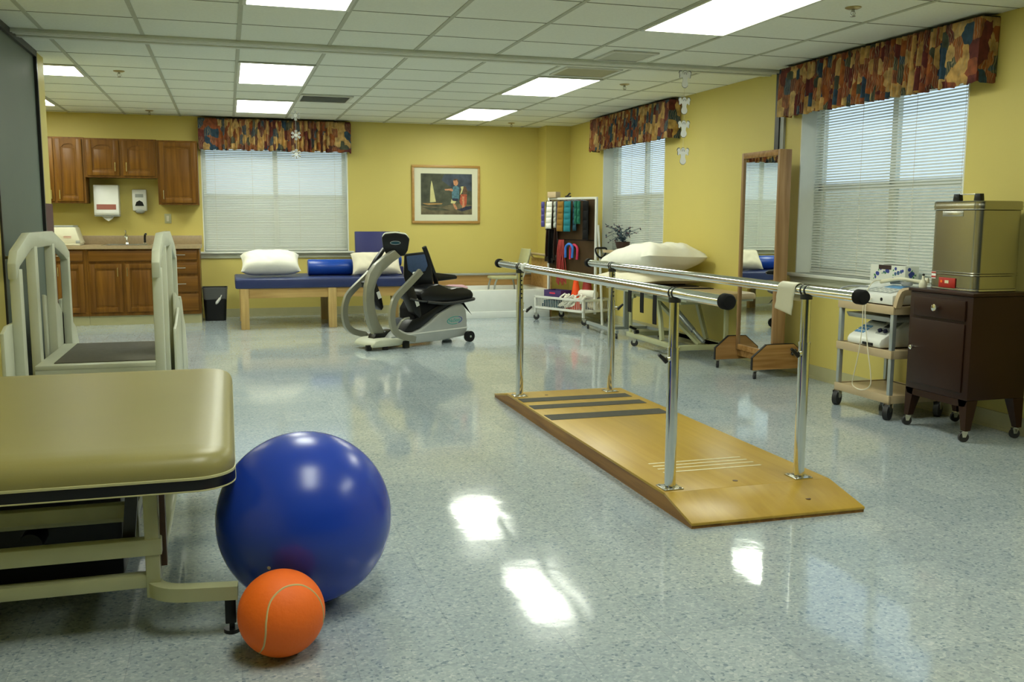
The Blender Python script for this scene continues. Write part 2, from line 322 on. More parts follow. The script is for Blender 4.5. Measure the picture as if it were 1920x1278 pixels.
# ------------------------------------------------------------------ mesh building
class MB:
    """collects shapes (with a material slot each) and becomes ONE mesh"""
    def __init__(s): s.v = []; s.f = []; s.m = []; s.sm = []; s.mats = []; s.cur = 0; s.uv = None
    def use(s, name):
        if name not in s.mats: s.mats.append(name)
        s.cur = s.mats.index(name); return s
    def add(s, verts, faces, smooth=False):
        o = len(s.v); s.v += [Vector(p) for p in verts]
        for f in faces: s.f.append([i+o for i in f]); s.m.append(s.cur); s.sm.append(smooth)
        return s
    def bm(s, b, mtx=None, smooth=False):
        b.verts.index_update()
        vs = [(mtx @ v.co if mtx else v.co.copy()) for v in b.verts]
        s.add(vs, [[v.index for v in f.verts] for f in b.faces], smooth); b.free(); return s
    def box(s, x0, x1, y0, y1, z0, z1, bev=0.0, mtx=None, seg=2):
        b = bmesh.new(); bmesh.ops.create_cube(b, size=1.0)
        for v in b.verts: v.co = Vector(((x0+x1)/2+v.co.x*(x1-x0), (y0+y1)/2+v.co.y*(y1-y0), (z0+z1)/2+v.co.z*(z1-z0)))
        if bev: bmesh.ops.bevel(b, geom=b.edges[:], offset=bev, segments=seg, affect='EDGES', profile=0.5)
        return s.bm(b, mtx, bool(bev))
    def cyl(s, a, c, r, r2=None, n=16, caps=True, smooth=True):
        a = Vector(a); c = Vector(c); r2 = r if r2 is None else r2
        d = (c-a).normalized(); t = Vector((0, 0, 1)) if abs(d.z) < 0.9 else Vector((1, 0, 0))
        u = d.cross(t).normalized(); w = d.cross(u)
        vs = []
        for p, rr in ((a, r), (c, r2)):
            for i in range(n):
                q = 2*PI*i/n; vs.append(p+u*math.cos(q)*rr+w*math.sin(q)*rr)
        s.add(vs, [[i, i+n, (i+1) % n+n, (i+1) % n] for i in range(n)], smooth)
        if caps:
            s.add(vs[:n], [list(range(n))]); s.add(vs[n:], [list(range(n-1, -1, -1))])
        return s
    def tube(s, pts, r, n=10, close=False, res=0, flat=None):
        """round tube along points; flat=(w,h) makes it a strap with that section"""
        P = [Vector(p) for p in pts]
        if res:
            Q = []
            m = len(P)
            for i in range(m-1 if not close else m):
                p0, p1, p2, p3 = P[(i-1) % m if close else max(i-1, 0)], P[i], P[(i+1) % m], P[(i+2) % m if close else min(i+2, m-1)]
                for k in range(res):
                    t = k/res
                    Q.append(0.5*((2*p1)+(p2-p0)*t+(2*p0-5*p1+4*p2-p3)*t*t+(3*p1-p0-3*p2+p3)*t*t*t))
            if not close: Q.append(P[-1])
            P = Q
        m = len(P); vs = []; fr = None; nn = n if not flat else 4
        for i in range(m):
            d = (P[(i+1) % m]-P[i-1]) if close else (P[min(i+1, m-1)]-P[max(i-1, 0)])
            d.normalize()
            if fr is None:
                t = Vector((0, 0, 1)) if abs(d.z) < 0.9 else Vector((1, 0, 0)); fr = d.cross(t).normalized()
            fr = (fr-d*fr.dot(d)).normalized(); w = d.cross(fr)
            rr = r[i*len(r)//m] if isinstance(r, (list, tuple)) else r
            if flat:
                for a, b in ((-1, -1), (1, -1), (1, 1), (-1, 1)): vs.append(P[i]+fr*a*flat[0]/2+w*b*flat[1]/2)
            else:
                for k in range(n): q = 2*PI*k/n; vs.append(P[i]+fr*math.cos(q)*rr+w*math.sin(q)*rr)
        n = nn
        fs = []
        for i in range(m if close else m-1):
            a, b = i*n, ((i+1) % m)*n
            for k in range(n): fs.append([a+k, a+(k+1) % n, b+(k+1) % n, b+k])
        if not close: fs.append(list(range(n-1, -1, -1))); fs.append([(m-1)*n+k for k in range(n)])
        return s.add(vs, fs, not flat)
    def lathe(s, prof, c=(0, 0, 0), n=24, axis='Z', smooth=True):
        c = Vector(c); vs = []
        for (r, h) in prof:
            for i in range(n):
                q = 2*PI*i/n; a, b = math.cos(q)*r, math.sin(q)*r
                vs.append(c+(Vector((a, b, h)) if axis == 'Z' else Vector((h, a, b)) if axis == 'X' else Vector((b, h, a))))
        fs = []
        for j in range(len(prof)-1):
            for i in range(n): fs.append([j*n+i, j*n+(i+1) % n, (j+1)*n+(i+1) % n, (j+1)*n+i])
        s.add(vs, fs, smooth)
        if prof[0][0] > 1e-6: s.add(vs[:n], [list(range(n-1, -1, -1))])
        if prof[-1][0] > 1e-6: s.add(vs[-n:], [list(range(n))])
        return s
    def prism(s, poly, a0, a1, plane='XZ', smooth=False, bev=0.0):
        """polygon in a plane, extruded along the third axis from a0 to a1"""
        def P(p, h): return {'XZ': Vector((p[0], h, p[1])), 'YZ': Vector((h, p[0], p[1])), 'XY': Vector((p[0], p[1], h))}[plane]
        b = bmesh.new(); n = len(poly)
        lo = [b.verts.new(P(p, a0)) for p in poly]; hi = [b.verts.new(P(p, a1)) for p in poly]
        b.faces.new(lo); b.faces.new(hi[::-1])
        for i in range(n): b.faces.new([lo[i], hi[i], hi[(i+1) % n], lo[(i+1) % n]])
        bmesh.ops.recalc_face_normals(b, faces=b.faces[:])
        if bev: bmesh.ops.bevel(b, geom=b.edges[:], offset=bev, segments=2, affect='EDGES', profile=0.5)
        return s.bm(b, None, smooth or bool(bev))
    def sphere(s, c, r, n=16, m=10, sc=(1, 1, 1)):
        b = bmesh.new(); bmesh.ops.create_uvsphere(b, u_segments=n, v_segments=m, radius=r)
        mtx = Matrix.Translation(Vector(c)) @ Matrix.Diagonal((*sc, 1))
        return s.bm(b, mtx, True)
    def xf(s, mtx):
        s.v = [mtx @ p for p in s.v]; return s

ORG = {}
def root_of(o):
    while o.parent: o = o.parent
    return o
def part(name, mb, parent=None, mname=None, loc=None, rotz=0.0, local=False):
    """link one mesh; vertices are given in world space unless local"""
    me = bpy.data.meshes.new(name)
    if parent is not None:
        off = Vector((0, 0, 0)) if local else ORG[root_of(parent).name][0]
    else:
        off = Vector(loc) if loc is not None else Vector((0, 0, 0))
        if local: off = Vector((0, 0, 0))
    vs = [p-off for p in mb.v]
    me.from_pydata([tuple(p) for p in vs], [], mb.f)
    names = mb.mats or [mname]
    for n in names: me.materials.append(MATS[n])
    me.polygons.foreach_set('material_index', mb.m if mb.mats else [0]*len(mb.f))
    me.polygons.foreach_set('use_smooth', mb.sm)
    if mb.uv:
        ul = me.uv_layers.new(name='UVMap')
        for lp in me.loops: ul.data[lp.index].uv = mb.uv[lp.vertex_index]
    me.update()
    bm_ = bmesh.new(); bm_.from_mesh(me); bmesh.ops.remove_doubles(bm_, verts=bm_.verts, dist=1e-5)
    if not mb.uv: bmesh.ops.recalc_face_normals(bm_, faces=bm_.faces[:])
    bm_.to_mesh(me); bm_.free()
    try: me.set_sharp_from_angle(angle=R(38))
    except Exception: pass
    o = bpy.data.objects.new(name, me); COL.objects.link(o)
    if parent is not None: o.parent = parent
    else:
        if loc is not None: o.location = loc
        o.rotation_euler = (0, 0, rotz)
        ORG[o.name] = (Vector(loc) if loc is not None else Vector((0, 0, 0)), rotz)
    return o
def tag(o, label, cat, group=None, kind=None):
    o['label'] = label; o['category'] = cat
    if group: o['group'] = group
    if kind: o['kind'] = kind
    return o
def thing(name, label, cat, loc, rotz=0.0, group=None):
    o = bpy.data.objects.new(name, None); COL.objects.link(o); o.empty_display_size = 0.05
    o.location = loc; o.rotation_euler = (0, 0, rotz); ORG[o.name] = (Vector(loc), rotz)
    return tag(o, label, cat, group)
def struct(name, mb, mname=None, label=None):
    o = part(name, mb, None, mname); o['kind'] = 'structure'
    if label: o['label'] = label
    return o
def copy_tree(o, parent=None):
    c = o.copy(); COL.objects.link(c)
    if parent is not None: c.parent = parent
    for ch in [x for x in o.children]: copy_tree(ch, c)
    return c
def dup(root, loc, label=None, rotz=None, group=None):
    c = copy_tree(root); c.location = loc
    if rotz is not None: c.rotation_euler = (0, 0, rotz)
    if label: c['label'] = label
    if group: c['group'] = group
    return c
def caster(parent, x, y, zt, r=0.035, ang=0.0, wheel='rubber', local=False):
    """swivel caster: stem and fork, with the wheel as its sub-part"""
    d = Vector((math.cos(ang), math.sin(ang), 0)); n = Vector((-d.y, d.x, 0))
    c = Vector((x, y, r))+d*r*0.35
    a = MB(); a.cyl((x, y, zt), (x, y, r*2.05), 0.009, n=10); a.cyl((x, y, r*2.25), (x, y, r*2.05), 0.016, n=12)
    for s in (-1, 1):
        q = c+n*s*r*0.42
        a.prism([(0, 0)]*0 or [(-0.3*r, 0), (0.35*r, 0), (0.6*r, 1.1*r), (-0.75*r, 1.1*r)], -0.001, 0.001, 'XZ')
        k = 8; nv = len(a.v)
        for i in range(nv-k, nv):
            p = a.v[i]; a.v[i] = q+d*p.x+n*p.y+Vector((0, 0, p.z))
    o = part('caster', a, parent, 'steel', local=local)
    w = MB(); w.cyl(c-n*r*0.32, c+n*r*0.32, r, n=20); w.cyl(c-n*r*0.36, c+n*r*0.36, r*0.35, n=10)
    part('wheel', w, o, wheel, local=local)
    return o
def rrect(x0, x1, y0, y1, r, n=6):
    P = []
    for cx, cy_, a0 in ((x1-r, y1-r, 0), (x0+r, y1-r, 90), (x0+r, y0+r, 180), (x1-r, y0+r, 270)):
        for i in range(n+1): a = R(a0+90*i/n); P.append((cx+math.cos(a)*r, cy_+math.sin(a)*r))
    return P

# ================================================================== THE ROOM
YF = -4.0; XK = -2.75
T = 0.6096; GX0 = 0.117
struct('floor', MB().box(XK-0.2, XR+0.25, YF-0.2, YB+0.25, -0.1, 0.0), 'floor_vct')
struct('ceiling', MB().box(XK-0.2, XR+0.25, YF-0.2, YB+0.25, CEIL, CEIL+0.08), 'ceiling_tile')
def grid():
    m = MB()
    for i in range(-5, 8):
        x = GX0+i*T
        if XK < x < XR: m.box(x-0.013, x+0.013, YF, 6.90, CEIL-0.005, CEIL); m.box(x-0.013, x+0.013, 7.19, YB, CEIL-0.005, CEIL)
    return m
struct('trim_1', grid(), 'ceiling_grid')
m = MB()
ys = [7.19+j*T for j in range(0, 9)]+[6.336-j*T for j in range(0, 16)]
for y in ys:
    if YF < y < YB: m.box(XK, XR, y-0.004, y+0.004, CEIL-0.002, CEIL)
struct('trim_2', m, 'tile_joint')
m = MB()
m.box(XL-0.04, XR, 6.90, 7.19, CEIL-0.012, CEIL); m.box(XL-0.04, XR, 6.96, 6.99, CEIL-0.022, CEIL-0.012); m.box(XL-0.04, XR, 7.08, 7.11, CEIL-0.022, CEIL-0.012); m.box(XL-0.04, XR, 6.895, 6.915, CEIL-0.026, CEIL-0.012)
struct('trim_3', m, 'track_paint')

def wall_x(x0, x1, ya, yb, holes):          # a wall across the x axis, openings (y0,y1,z0,z1)
    m = MB(); y = ya
    for (h0, h1, z0, z1) in sorted(holes):
        m.box(x0, x1, y, h0, 0, CEIL); m.box(x0, x1, h0, h1, 0, z0); m.box(x0, x1, h0, h1, z1, CEIL); y = h1
    m.box(x0, x1, y, yb, 0, CEIL); return m
WZ0, WZ1 = 0.80, 2.16
R1 = (4.85, 6.62, WZ0, WZ1); R2 = (9.05, 10.74, WZ0, WZ1)
struct('wall_right', wall_x(XR, XR+0.22, YF, YB+0.2, [R1, R2]), 'wall_paint')
BW = (-0.28, 1.485)
m = MB(); m.box(XK-0.2, BW[0], YB, YB+0.22, 0, CEIL); m.box(BW[1], XR, YB, YB+0.22, 0, CEIL)
m.box(BW[0], BW[1], YB, YB+0.22, 0, WZ0); m.box(BW[0], BW[1], YB, YB+0.22, WZ1, CEIL)
m.box(4.02, XR, 11.88, YB, 0, CEIL)         # the corner pier
struct('wall_back', m, 'wall_paint')
struct('wall_front', MB().box(XK-0.2, XR+0.22, YF-0.2, YF, 0, CEIL), 'grey_panel')
m = MB(); m.box(XL-0.12, XL, YF, 6.33, 0, CEIL); m.box(XK-0.2, XK, YF, YB+0.2, 0, CEIL); m.box(XL-0.12, XL, 7.80, 8.12, 0, CEIL)
struct('wall_left', m, 'wall_paint')
struct('trim_4', MB().box(XL-0.13, XL+0.006, 7.84, 8.135, 0.0, 1.33), 'maroon', 'dark maroon guard on the lower end of the left wall')
struct('trim_5', MB().box(XL-0.10, XL+0.012, 6.33, 6.352, 0, CEIL).box(XL-0.10, XL+0.012, 7.772, 7.80, 0, CEIL).box(XL-0.10, XL+0.012, 6.33, 7.80, 2.385, CEIL), 'dark_metal')
d1 = struct('door_1', MB().box(XL-0.06, XL-0.01, 6.352, 7.772, 0.005, 2.385), 'grey_panel', 'tall grey-green door panel beside the step unit')
k = MB(); k.lathe([(0.0, 0.055), (0.02, 0.053), (0.027, 0.040), (0.022, 0.026), (0.010, 0.020), (0.010, 0.004), (0.026, 0.002), (0.026, -0.012)], (XL, 6.39, 0.985), 16, 'X')
part('door_knob', k, d1, 'brass')
# jamb where the folding partition would close on the right wall
struct('trim_6', MB().box(XR-0.03, XR, 6.895, 6.955, 0, CEIL-0.012), 'dark_metal')
struct('trim_7', MB().box(XR-0.02, XR, 6.84, 6.893, 0, CEIL-0.012), 'grey_plastic')
# vinyl cove bases
m = MB()
m.box(XR-0.008, XR, YF, 6.838, 0.0, 0.105); m.box(XR-0.008, XR, 6.957, 11.88, 0.0, 0.105); m.box(XR-0.014, XR-0.008, YF, 6.838, 0, 0.02); m.box(XR-0.014, XR-0.008, 6.957, 11.88, 0, 0.02)
struct('baseboard_right', m, 'vinyl_base')
m = MB(); m.box(-0.27, 4.02, YB-0.008, YB, 0.0, 0.105); m.box(-0.27, 4.02, YB-0.014, YB-0.008, 0, 0.02)
struct('baseboard_back', m, 'vinyl_base')
m = MB(); m.box(XL, XL+0.008, YF, 6.33, 0, 0.105)
struct('baseboard_left', m, 'vinyl_base')

# windows: white-lined reveal, sashes, panes, stool and apron; each built facing -x then turned
def window(nm, wid, mtx):
    """local frame: x across 0..wid, y out of the room (0 = wall face), z up"""
    z0, z1 = WZ0, WZ1
    f = MB(); t = 0.012
    f.box(0, t, 0.0, 0.22, z0, z1); f.box(wid-t, wid, 0.0, 0.22, z0, z1); f.box(0, wid, 0.0, 0.22, z1-t, z1); f.box(0, wid, 0.02, 0.22, z0, z0+t)
    for (a, b, c, d) in ((t, t+0.04, z0, z1), (wid-t-0.04, wid-t, z0, z1), (t, wid-t, z0+t, z0+0.06), (t, wid-t, z1-0.06, z1-t), (wid/2-0.028, wid/2+0.028, z0, z1), (t, wid-t, 1.46, 1.51)):
        f.box(a, b, 0.175, 0.215, c, d)
    o = struct(nm, f.xf(mtx), 'reveal_white')
    part('pane', MB().box(t, wid-t, 0.190, 0.194, z0+0.02, z1-0.02).xf(mtx), o, 'pane_glass')
    part('insect_screen', MB().box(t, wid-t, 0.208, 0.209, z0+0.02, 1.48).xf(mtx), o, 'insect_mesh')
    s = MB(); s.box(-0.06, wid+0.06, -0.055, 0.0, z0-0.012, z0+0.012, 0.004); s.box(0.0, wid, -0.02, 0.06, z0-0.01, z0+0.012)
    part('window_sill', s.xf(mtx), o, 'reveal_white')
    a = MB(); a.box(-0.04, wid+0.04, -0.018, 0.0, z0-0.07, z0-0.012, 0.004); a.box(-0.035, wid+0.035, -0.028, -0.018, z0-0.032, z0-0.012)
    part('apron', a.xf(mtx), o, 'cream_paint')
    return o
MX1 = Matrix.Translation((XR, R1[1], 0)) @ Matrix.Rotation(-PI/2, 4, 'Z')
MX2 = Matrix.Translation((XR, R2[1], 0)) @ Matrix.Rotation(-PI/2, 4, 'Z')
MXB = Matrix.Translation((BW[0], YB, 0))
window('window_1', R1[1]-R1[0], MX1); window('window_2', R2[1]-R2[0], MX2); window('window_3', BW[1]-BW[0], MXB)

def blind(label, wid, mtx, y0, tilt, ztop=2.12):
    loc = mtx @ Vector((wid/2, y0, WZ0+0.02))
    t = thing('window_blind', label, 'blind', loc, 0, None)
    p = 0.0210; hw = 0.0125; z = WZ0+0.045; s = MB(); ca, sa = math.cos(tilt)*hw, math.sin(tilt)*hw
    k = 0
    while z < ztop-0.03:
        x0, x1 = 0.018, wid-0.018
        # slightly crowned slat
        up_ = 0.0018
        s.add([(x0, y0-ca, z-sa), (x1, y0-ca, z-sa), (x1, y0, z+up_), (x0, y0, z+up_), (x1, y0+ca, z+sa), (x0, y0+ca, z+sa)], [[0, 1, 2, 3], [3, 2, 4, 5]], True)
        z += p
    part('slats', s.xf(mtx), t, 'blind_slat')
    part('head_rail', MB().box(0.015, wid-0.015, y0-0.016, y0+0.016, ztop-0.02, ztop+0.02, 0.002).xf(mtx), t, 'white_metal')
    part('bottom_rail', MB().box(0.018, wid-0.018, y0-0.012, y0+0.012, WZ0+0.018, WZ0+0.034, 0.003).xf(mtx), t, 'white_metal')
    c = MB()
    for fx in (0.09, 0.34, 0.66, 0.91): c.cyl((wid*fx, y0-0.0135, WZ0+0.03), (wid*fx, y0-0.0135, ztop), 0.0013, n=5)
    part('ladder_cord', c.xf(mtx), t, 'cord_cream')
    return t
blind('white venetian blind in the large window at the right, behind the steel heating tank', R1[1]-R1[0], MX1, 0.135, R(35))
blind('white venetian blind in the far window of the right wall, behind the plant', R2[1]-R2[0], MX2, 0.135, R(35))
blind('closed white venetian blind in the back wall window above the mat table', BW[1]-BW[0], MXB, 0.06, R(42))

def valance(label, length, mtx, seed, ztop=2.405, zbot=2.035):
    rnd = random.Random(seed)
    D = 0.14
    m = MB(); m.use('valance_fabric'); m.uv = []
    # path: return, front with gathers, return
    path = []; n = int(length/0.006)
    for i in range(8): path.append((0.0, -D*i/8, 0))
    ph = 0
    for i in range(n+1):
        x = length*i/n; u = x/length
        g = min(1, max(0, (u-0.10)/0.06))*min(1, max(0, (0.90-u)/0.06))
        ph += 0.006/0.052*2*PI*(0.75+0.5*rnd.random())
        path.append((x, -D+g*0.024*math.sin(ph)+0.004*math.sin(u*9), g))
    for i in range(1, 9): path.append((length, -D+D*i/8, 0))
    nz = 10; s = 0; S = []
    for i, p in enumerate(path):
        if i: s += math.hypot(p[0]-path[i-1][0], (p[1]-path[i-1][1]))
        S.append(s)
    vs = []; NP = len(path)
    jb = [rnd.uniform(-0.008, 0.008) for _ in range(NP//6+2)]
    for i, p in enumerate(path):
        for j in range(nz+1):
            t = j/nz; sc = 1.0 if p[2] == 0 else (0.55+0.6*t)
            y = -D+(p[1]+D)*sc if p[2] > 0 else p[1]
            z = ztop+(zbot-ztop)*t+(jb[i//6] if j == nz else 0)+0.004*math.sin(i*0.3)*t
            vs.append((p[0], y-0.012*t, z)); m.uv.append((S[i]*1.35+seed*3.1, z))
    fs = []
    for i in range(NP-1):
        for j in range(nz): a = i*(nz+1)+j; fs.append([a, a+1, a+nz+2, a+nz+1])
    m.add(vs, fs, True)
    base = mtx @ Vector((length/2, 0, zbot))
    m.xf(mtx)
    t = thing('valance', label, 'valance', base)
    o = part('fabric', m, t)
    md = o.modifiers.new('thick', 'SOLIDIFY'); md.thickness = 0.003
    r = MB(); r.box(0.003, length-0.003, -D+0.03, -0.001, ztop-0.012, ztop+0.006); 
    for xx in (0.006, length-0.012): r.box(xx, xx+0.006, -D+0.03, -0.001, zbot+0.04, ztop)
    part('mounting_board', r.xf(mtx), t, 'black_matte')
    return t
def vm(y1): return Matrix.Translation((XR, y1, 0)) @ Matrix.Rotation(-PI/2, 4, 'Z')
valance('gathered rust, gold and navy patterned valance over the large right-hand window', 2.10, vm(6.74), 1, 2.405, 2.03)
valance('gathered rust, gold and navy patterned valance over the far window of the right wall', 2.13, vm(10.83), 2, 2.405, 2.03)
valance('gathered rust, gold and navy patterned valance over the back wall window', 1.81, Matrix.Translation((-0.295, YB, 0)), 3, 2.405, 2.035)

# ------------------------------------------------------------------ ceiling fixtures
def troffer(x0, x1, y0, y1, label):
    t = thing('ceiling_light', label, 'ceiling light', ((x0+x1)/2, (y0+y1)/2, CEIL-0.012), 0, 'fluorescent ceiling panels')
    f = MB(); w = 0.028
    f.box(x0+0.006, x1-0.006, y0+0.004, y0+w, CEIL-0.012, CEIL-0.001); f.box(x0+0.006, x1-0.006, y1-w, y1-0.004, CEIL-0.012, CEIL-0.001)
    f.box(x0+0.006, x0+w, y0+w, y1-w, CEIL-0.012, CEIL-0.001); f.box(x1-w, x1-0.006, y0+w, y1-w, CEIL-0.012, CEIL-0.001)
    part('frame', f, t, 'vent_white')
    part('diffuser', MB().box(x0+w, x1-w, y0+w, y1-w, CEIL-0.009, CEIL-0.001), t, 'light_diffuser')
    return t
def cx(i): return GX0+i*T
proto = troffer(cx(0), cx(1), 7.80, 9.02, 'glowing ceiling panel left of centre, just beyond the track')
C0 = ((cx(0)+cx(1))/2, 8.41)
def light(ix, yc, label, rot=None):
    return dup(proto, (C0[0]+ix*T, yc, CEIL-0.012), label, rot)
light(0, 10.85, 'glowing ceiling panel nearest the snowflake decorations, above the back window')
light(4, 8.41, 'glowing ceiling panel right of centre just beyond the track')
light(4, 10.85, 'glowing ceiling panel farthest right at the back, above the framed picture')
light(4, 5.116, 'largest glowing ceiling panel, at the top right before the track')
light(0, 5.116, 'glowing ceiling panel cut by the top edge of the photo, left of centre')
light(-3.5, 8.715, 'glowing ceiling panel at the far left next to the yellow wall end', PI/2)
light(-4, 10.85, 'small corner of a glowing ceiling panel at the far left above the wall cupboards')
light(0, 2.07, 'glowing ceiling panel above the treatment table, out of the photo'); light(4, 2.07, 'glowing ceiling panel before the brown cabinet, out of the photo')

def sprinkler(x, y, label):
    t = thing('sprinkler_head', label, 'sprinkler', (x, y, CEIL), 0, 'ceiling sprinkler heads')
    a = MB(); a.lathe([(0.045, 0), (0.045, -0.004), (0.030, -0.010), (0.012, -0.011)], (x, y, CEIL), 20)
    part('escutcheon', a, t, 'brass')
    b = MB(); b.cyl((x, y, CEIL-0.01), (x, y, CEIL-0.022), 0.009, n=10)
    for s in (-1, 1): b.tube([(x+s*0.009, y, CEIL-0.02), (x+s*0.014, y, CEIL-0.034), (x+s*0.006, y, CEIL-0.048)], 0.002, 6)
    b.cyl((x, y, CEIL-0.048), (x, y, CEIL-0.0505), 0.015, n=16); b.cyl((x, y, CEIL-0.022), (x, y, CEIL-0.048), 0.0025, n=6)
    part('spray_head', b, t, 'brushed')
    return t
s0 = sprinkler(3.451, 4.776, 'brass sprinkler head in the ceiling at the top right before the track')
for x, y, l in ((3.46, 8.046, 'brass sprinkler head right of the large centre-right ceiling panel'), (3.493, 11.70, 'brass sprinkler head at the back right close to the wall corner'),
                (-0.815, 8.637, 'brass sprinkler head at the upper left, near the far-left ceiling panel'), (-0.801, 11.684, 'brass sprinkler head at the back left above the wall cupboards')):
    dup(s0, (x, y, CEIL), l)
def vent(label, x0, x1, y0, y1, fm, sm, slats, ring=0.03):
    t = thing('ceiling_vent', label, 'ceiling vent', ((x0+x1)/2, (y0+y1)/2, CEIL-0.01))
    f = MB(); z0, z1 = CEIL-0.014, CEIL-0.001
    f.box(x0, x1, y0, y0+ring, z0, z1, 0.002); f.box(x0, x1, y1-ring, y1, z0, z1, 0.002); f.box(x0, x0+ring, y0+ring, y1-ring, z0, z1, 0.002); f.box(x1-ring, x1, y0+ring, y1-ring, z0, z1, 0.002)
    part('frame', f, t, fm)
    s = MB(); 
    if slats:
        n = slats; w = (y1-y0-2*ring)/n
        for i in range(n):
            y = y0+ring+w*(i+0.5); s.box(x0+ring, x1-ring, -w*0.42, w*0.42, -0.0007, 0.0007, mtx=Matrix.Translation((0, y, CEIL-0.008)) @ Matrix.Rotation(R(14), 4, 'X'))
        part('louvre', s, t, sm)
        part('duct_backing', MB().box(x0+ring, x1-ring, y0+ring, y1-ring, CEIL-0.0015, CEIL-0.0005), t, 'grey_plastic')
    else:
        part('panel', s.box(x0+ring, x1-ring, y0+ring, y1-ring, z0+0.004, z1), t, sm)
    return t
vent('metal louvred ceiling vent right of the back-left ceiling panel', 0.73, 1.25, 9.66, 10.20, 'vent_white', 'white_metal', 7)
vent('square white-framed ceiling vent before the track, left of the large ceiling panel', 2.69, 3.05, 6.46, 6.85, 'vent_white', 'ceiling_grid', 0, 0.025)
vent('tan ceiling vent just beyond the track beside a glowing panel', 2.62, 3.10, 7.24, 7.68, 'vent_white', 'vent_tan', 0, 0.02)

# snowflake string and angel string
def snowflake(loc, label):
    m = MB(); th = 0.0012; x, y, z = loc
    def rod(a, b, w):
        a = Vector((a[0], 0, a[1])); b = Vector((b[0], 0, b[1])); d = (b-a); n = Vector((-d.z, 0, d.x)).normalized()*w
        q = [a-n, b-n, b+n, a+n]; m.prism([(x+p.x, z+p.z) for p in q], y-th, y+th)
    for k in range(6):
        a = R(90+60*k); c, s = math.cos(a), math.sin(a)
        rod((0, 0), (c*0.05, s*0.05), 0.005)
        for t, l in ((0.024, 0.016), (0.037, 0.016)):
            for q in (-1, 1):
                b = a+q*R(50); rod((c*t, s*t), (c*t+math.cos(b)*l, s*t+math.sin(b)*l), 0.0042)
    m.prism([(x+0.018*math.cos(R(60*k)), z+0.018*math.sin(R(60*k))) for k in range(6)], y-th*1.2, y+th*1.2)
    o = part('paper_snowflake', m, None, 'paper_white', loc)
    return tag(o, label, 'snowflake', 'white paper snowflakes hanging on one string')
SNOW = (0.70, 9.98)
sf = snowflake((SNOW[0], SNOW[1], 2.255), 'white paper snowflake, topmost of the three on the string')
for z, l in ((2.06, 'white paper snowflake, middle of the three on the string'), (1.87, 'white paper snowflake, lowest of the three on the string')):
    dup(sf, (SNOW[0], SNOW[1], z), l)
tag(part('hanging_string', MB().cyl((SNOW[0], SNOW[1]+0.003, 1.87), (SNOW[0], SNOW[1]+0.003, CEIL), 0.0012, n=5), None, 'paper_white', (SNOW[0], SNOW[1]+0.003, 1.87)), 'thin white string carrying the three paper snowflakes', 'string')
def angel(loc, sc, label, glob=True):
    x, y, z = loc
    t = thing('paper_angel', label, 'angel decoration', loc, 0, 'paper angels hanging on one string')
    body = [(-0.008, 0.062), (0.008, 0.062), (0.017, 0.052), (0.018, 0.036), (0.027, 0.028), (0.030, 0.018), (0.020, 0.010), (0.017, -0.010), (0.026, -0.034), (0.024, -0.050), (0.010, -0.064), (-0.010, -0.064), (-0.024, -0.050), (-0.026, -0.034), (-0.017, -0.010), (-0.020, 0.010), (-0.030, 0.018), (-0.027, 0.028), (-0.018, 0.036), (-0.017, 0.052)]
    def pr(poly, a, b, k=1.0):
        m = MB(); m.prism([(x+p[0]*sc*k, z+p[1]*sc*k) for p in poly], y+a, y+b); return m
    part('edge', pr(body, 0.001, 0.002, 1.06), t, 'paper_edge')
    part('robe', pr(body, -0.001, 0.001), t, 'paper_white')
    for s in (-1, 1):
        wing = [(s*0.018, 0.030), (s*0.028, 0.060), (s*0.044, 0.060), (s*0.052, 0.046), (s*0.046, 0.028), (s*0.047, 0.010), (s*0.038, 0.004), (s*0.030, 0.018)]
        part('wing', pr(wing, -0.0008, 0.0008, 0.96), t, 'paper_white')
        part('wing_edge', pr(wing, 0.0012, 0.0022, 1.05), t, 'paper_edge')
    f = MB()
    for s in (-1, 1): f.prism([(x+s*0.005*sc-0.002, z+0.052*sc), (x+s*0.005*sc+0.002, z+0.052*sc), (x+s*0.009*sc+0.002, z+0.034*sc), (x+s*0.009*sc-0.002, z+0.034*sc)], y-0.0018, y-0.001)
    part('hair', f, t, 'paper_edge')
    return t
AX, AY = 3.46, 6.86
a0 = angel((AX, AY, 2.315), 1.0, 'white paper angel, topmost of the four on the string')
for z, l in ((2.113, 'white paper angel, second from the top of the four'), (1.935, 'white paper angel, third from the top of the four'), (1.725, 'white paper angel, lowest of the four on the string')):
    dup(a0, (AX, AY, z), l)
tag(part('hanging_string', MB().cyl((AX, AY+0.004, 1.70), (AX, AY+0.004, CEIL), 0.0010, n=5), None, 'cord_cream', (AX, AY+0.004, 1.70)), 'thin string carrying the four paper angels', 'string')

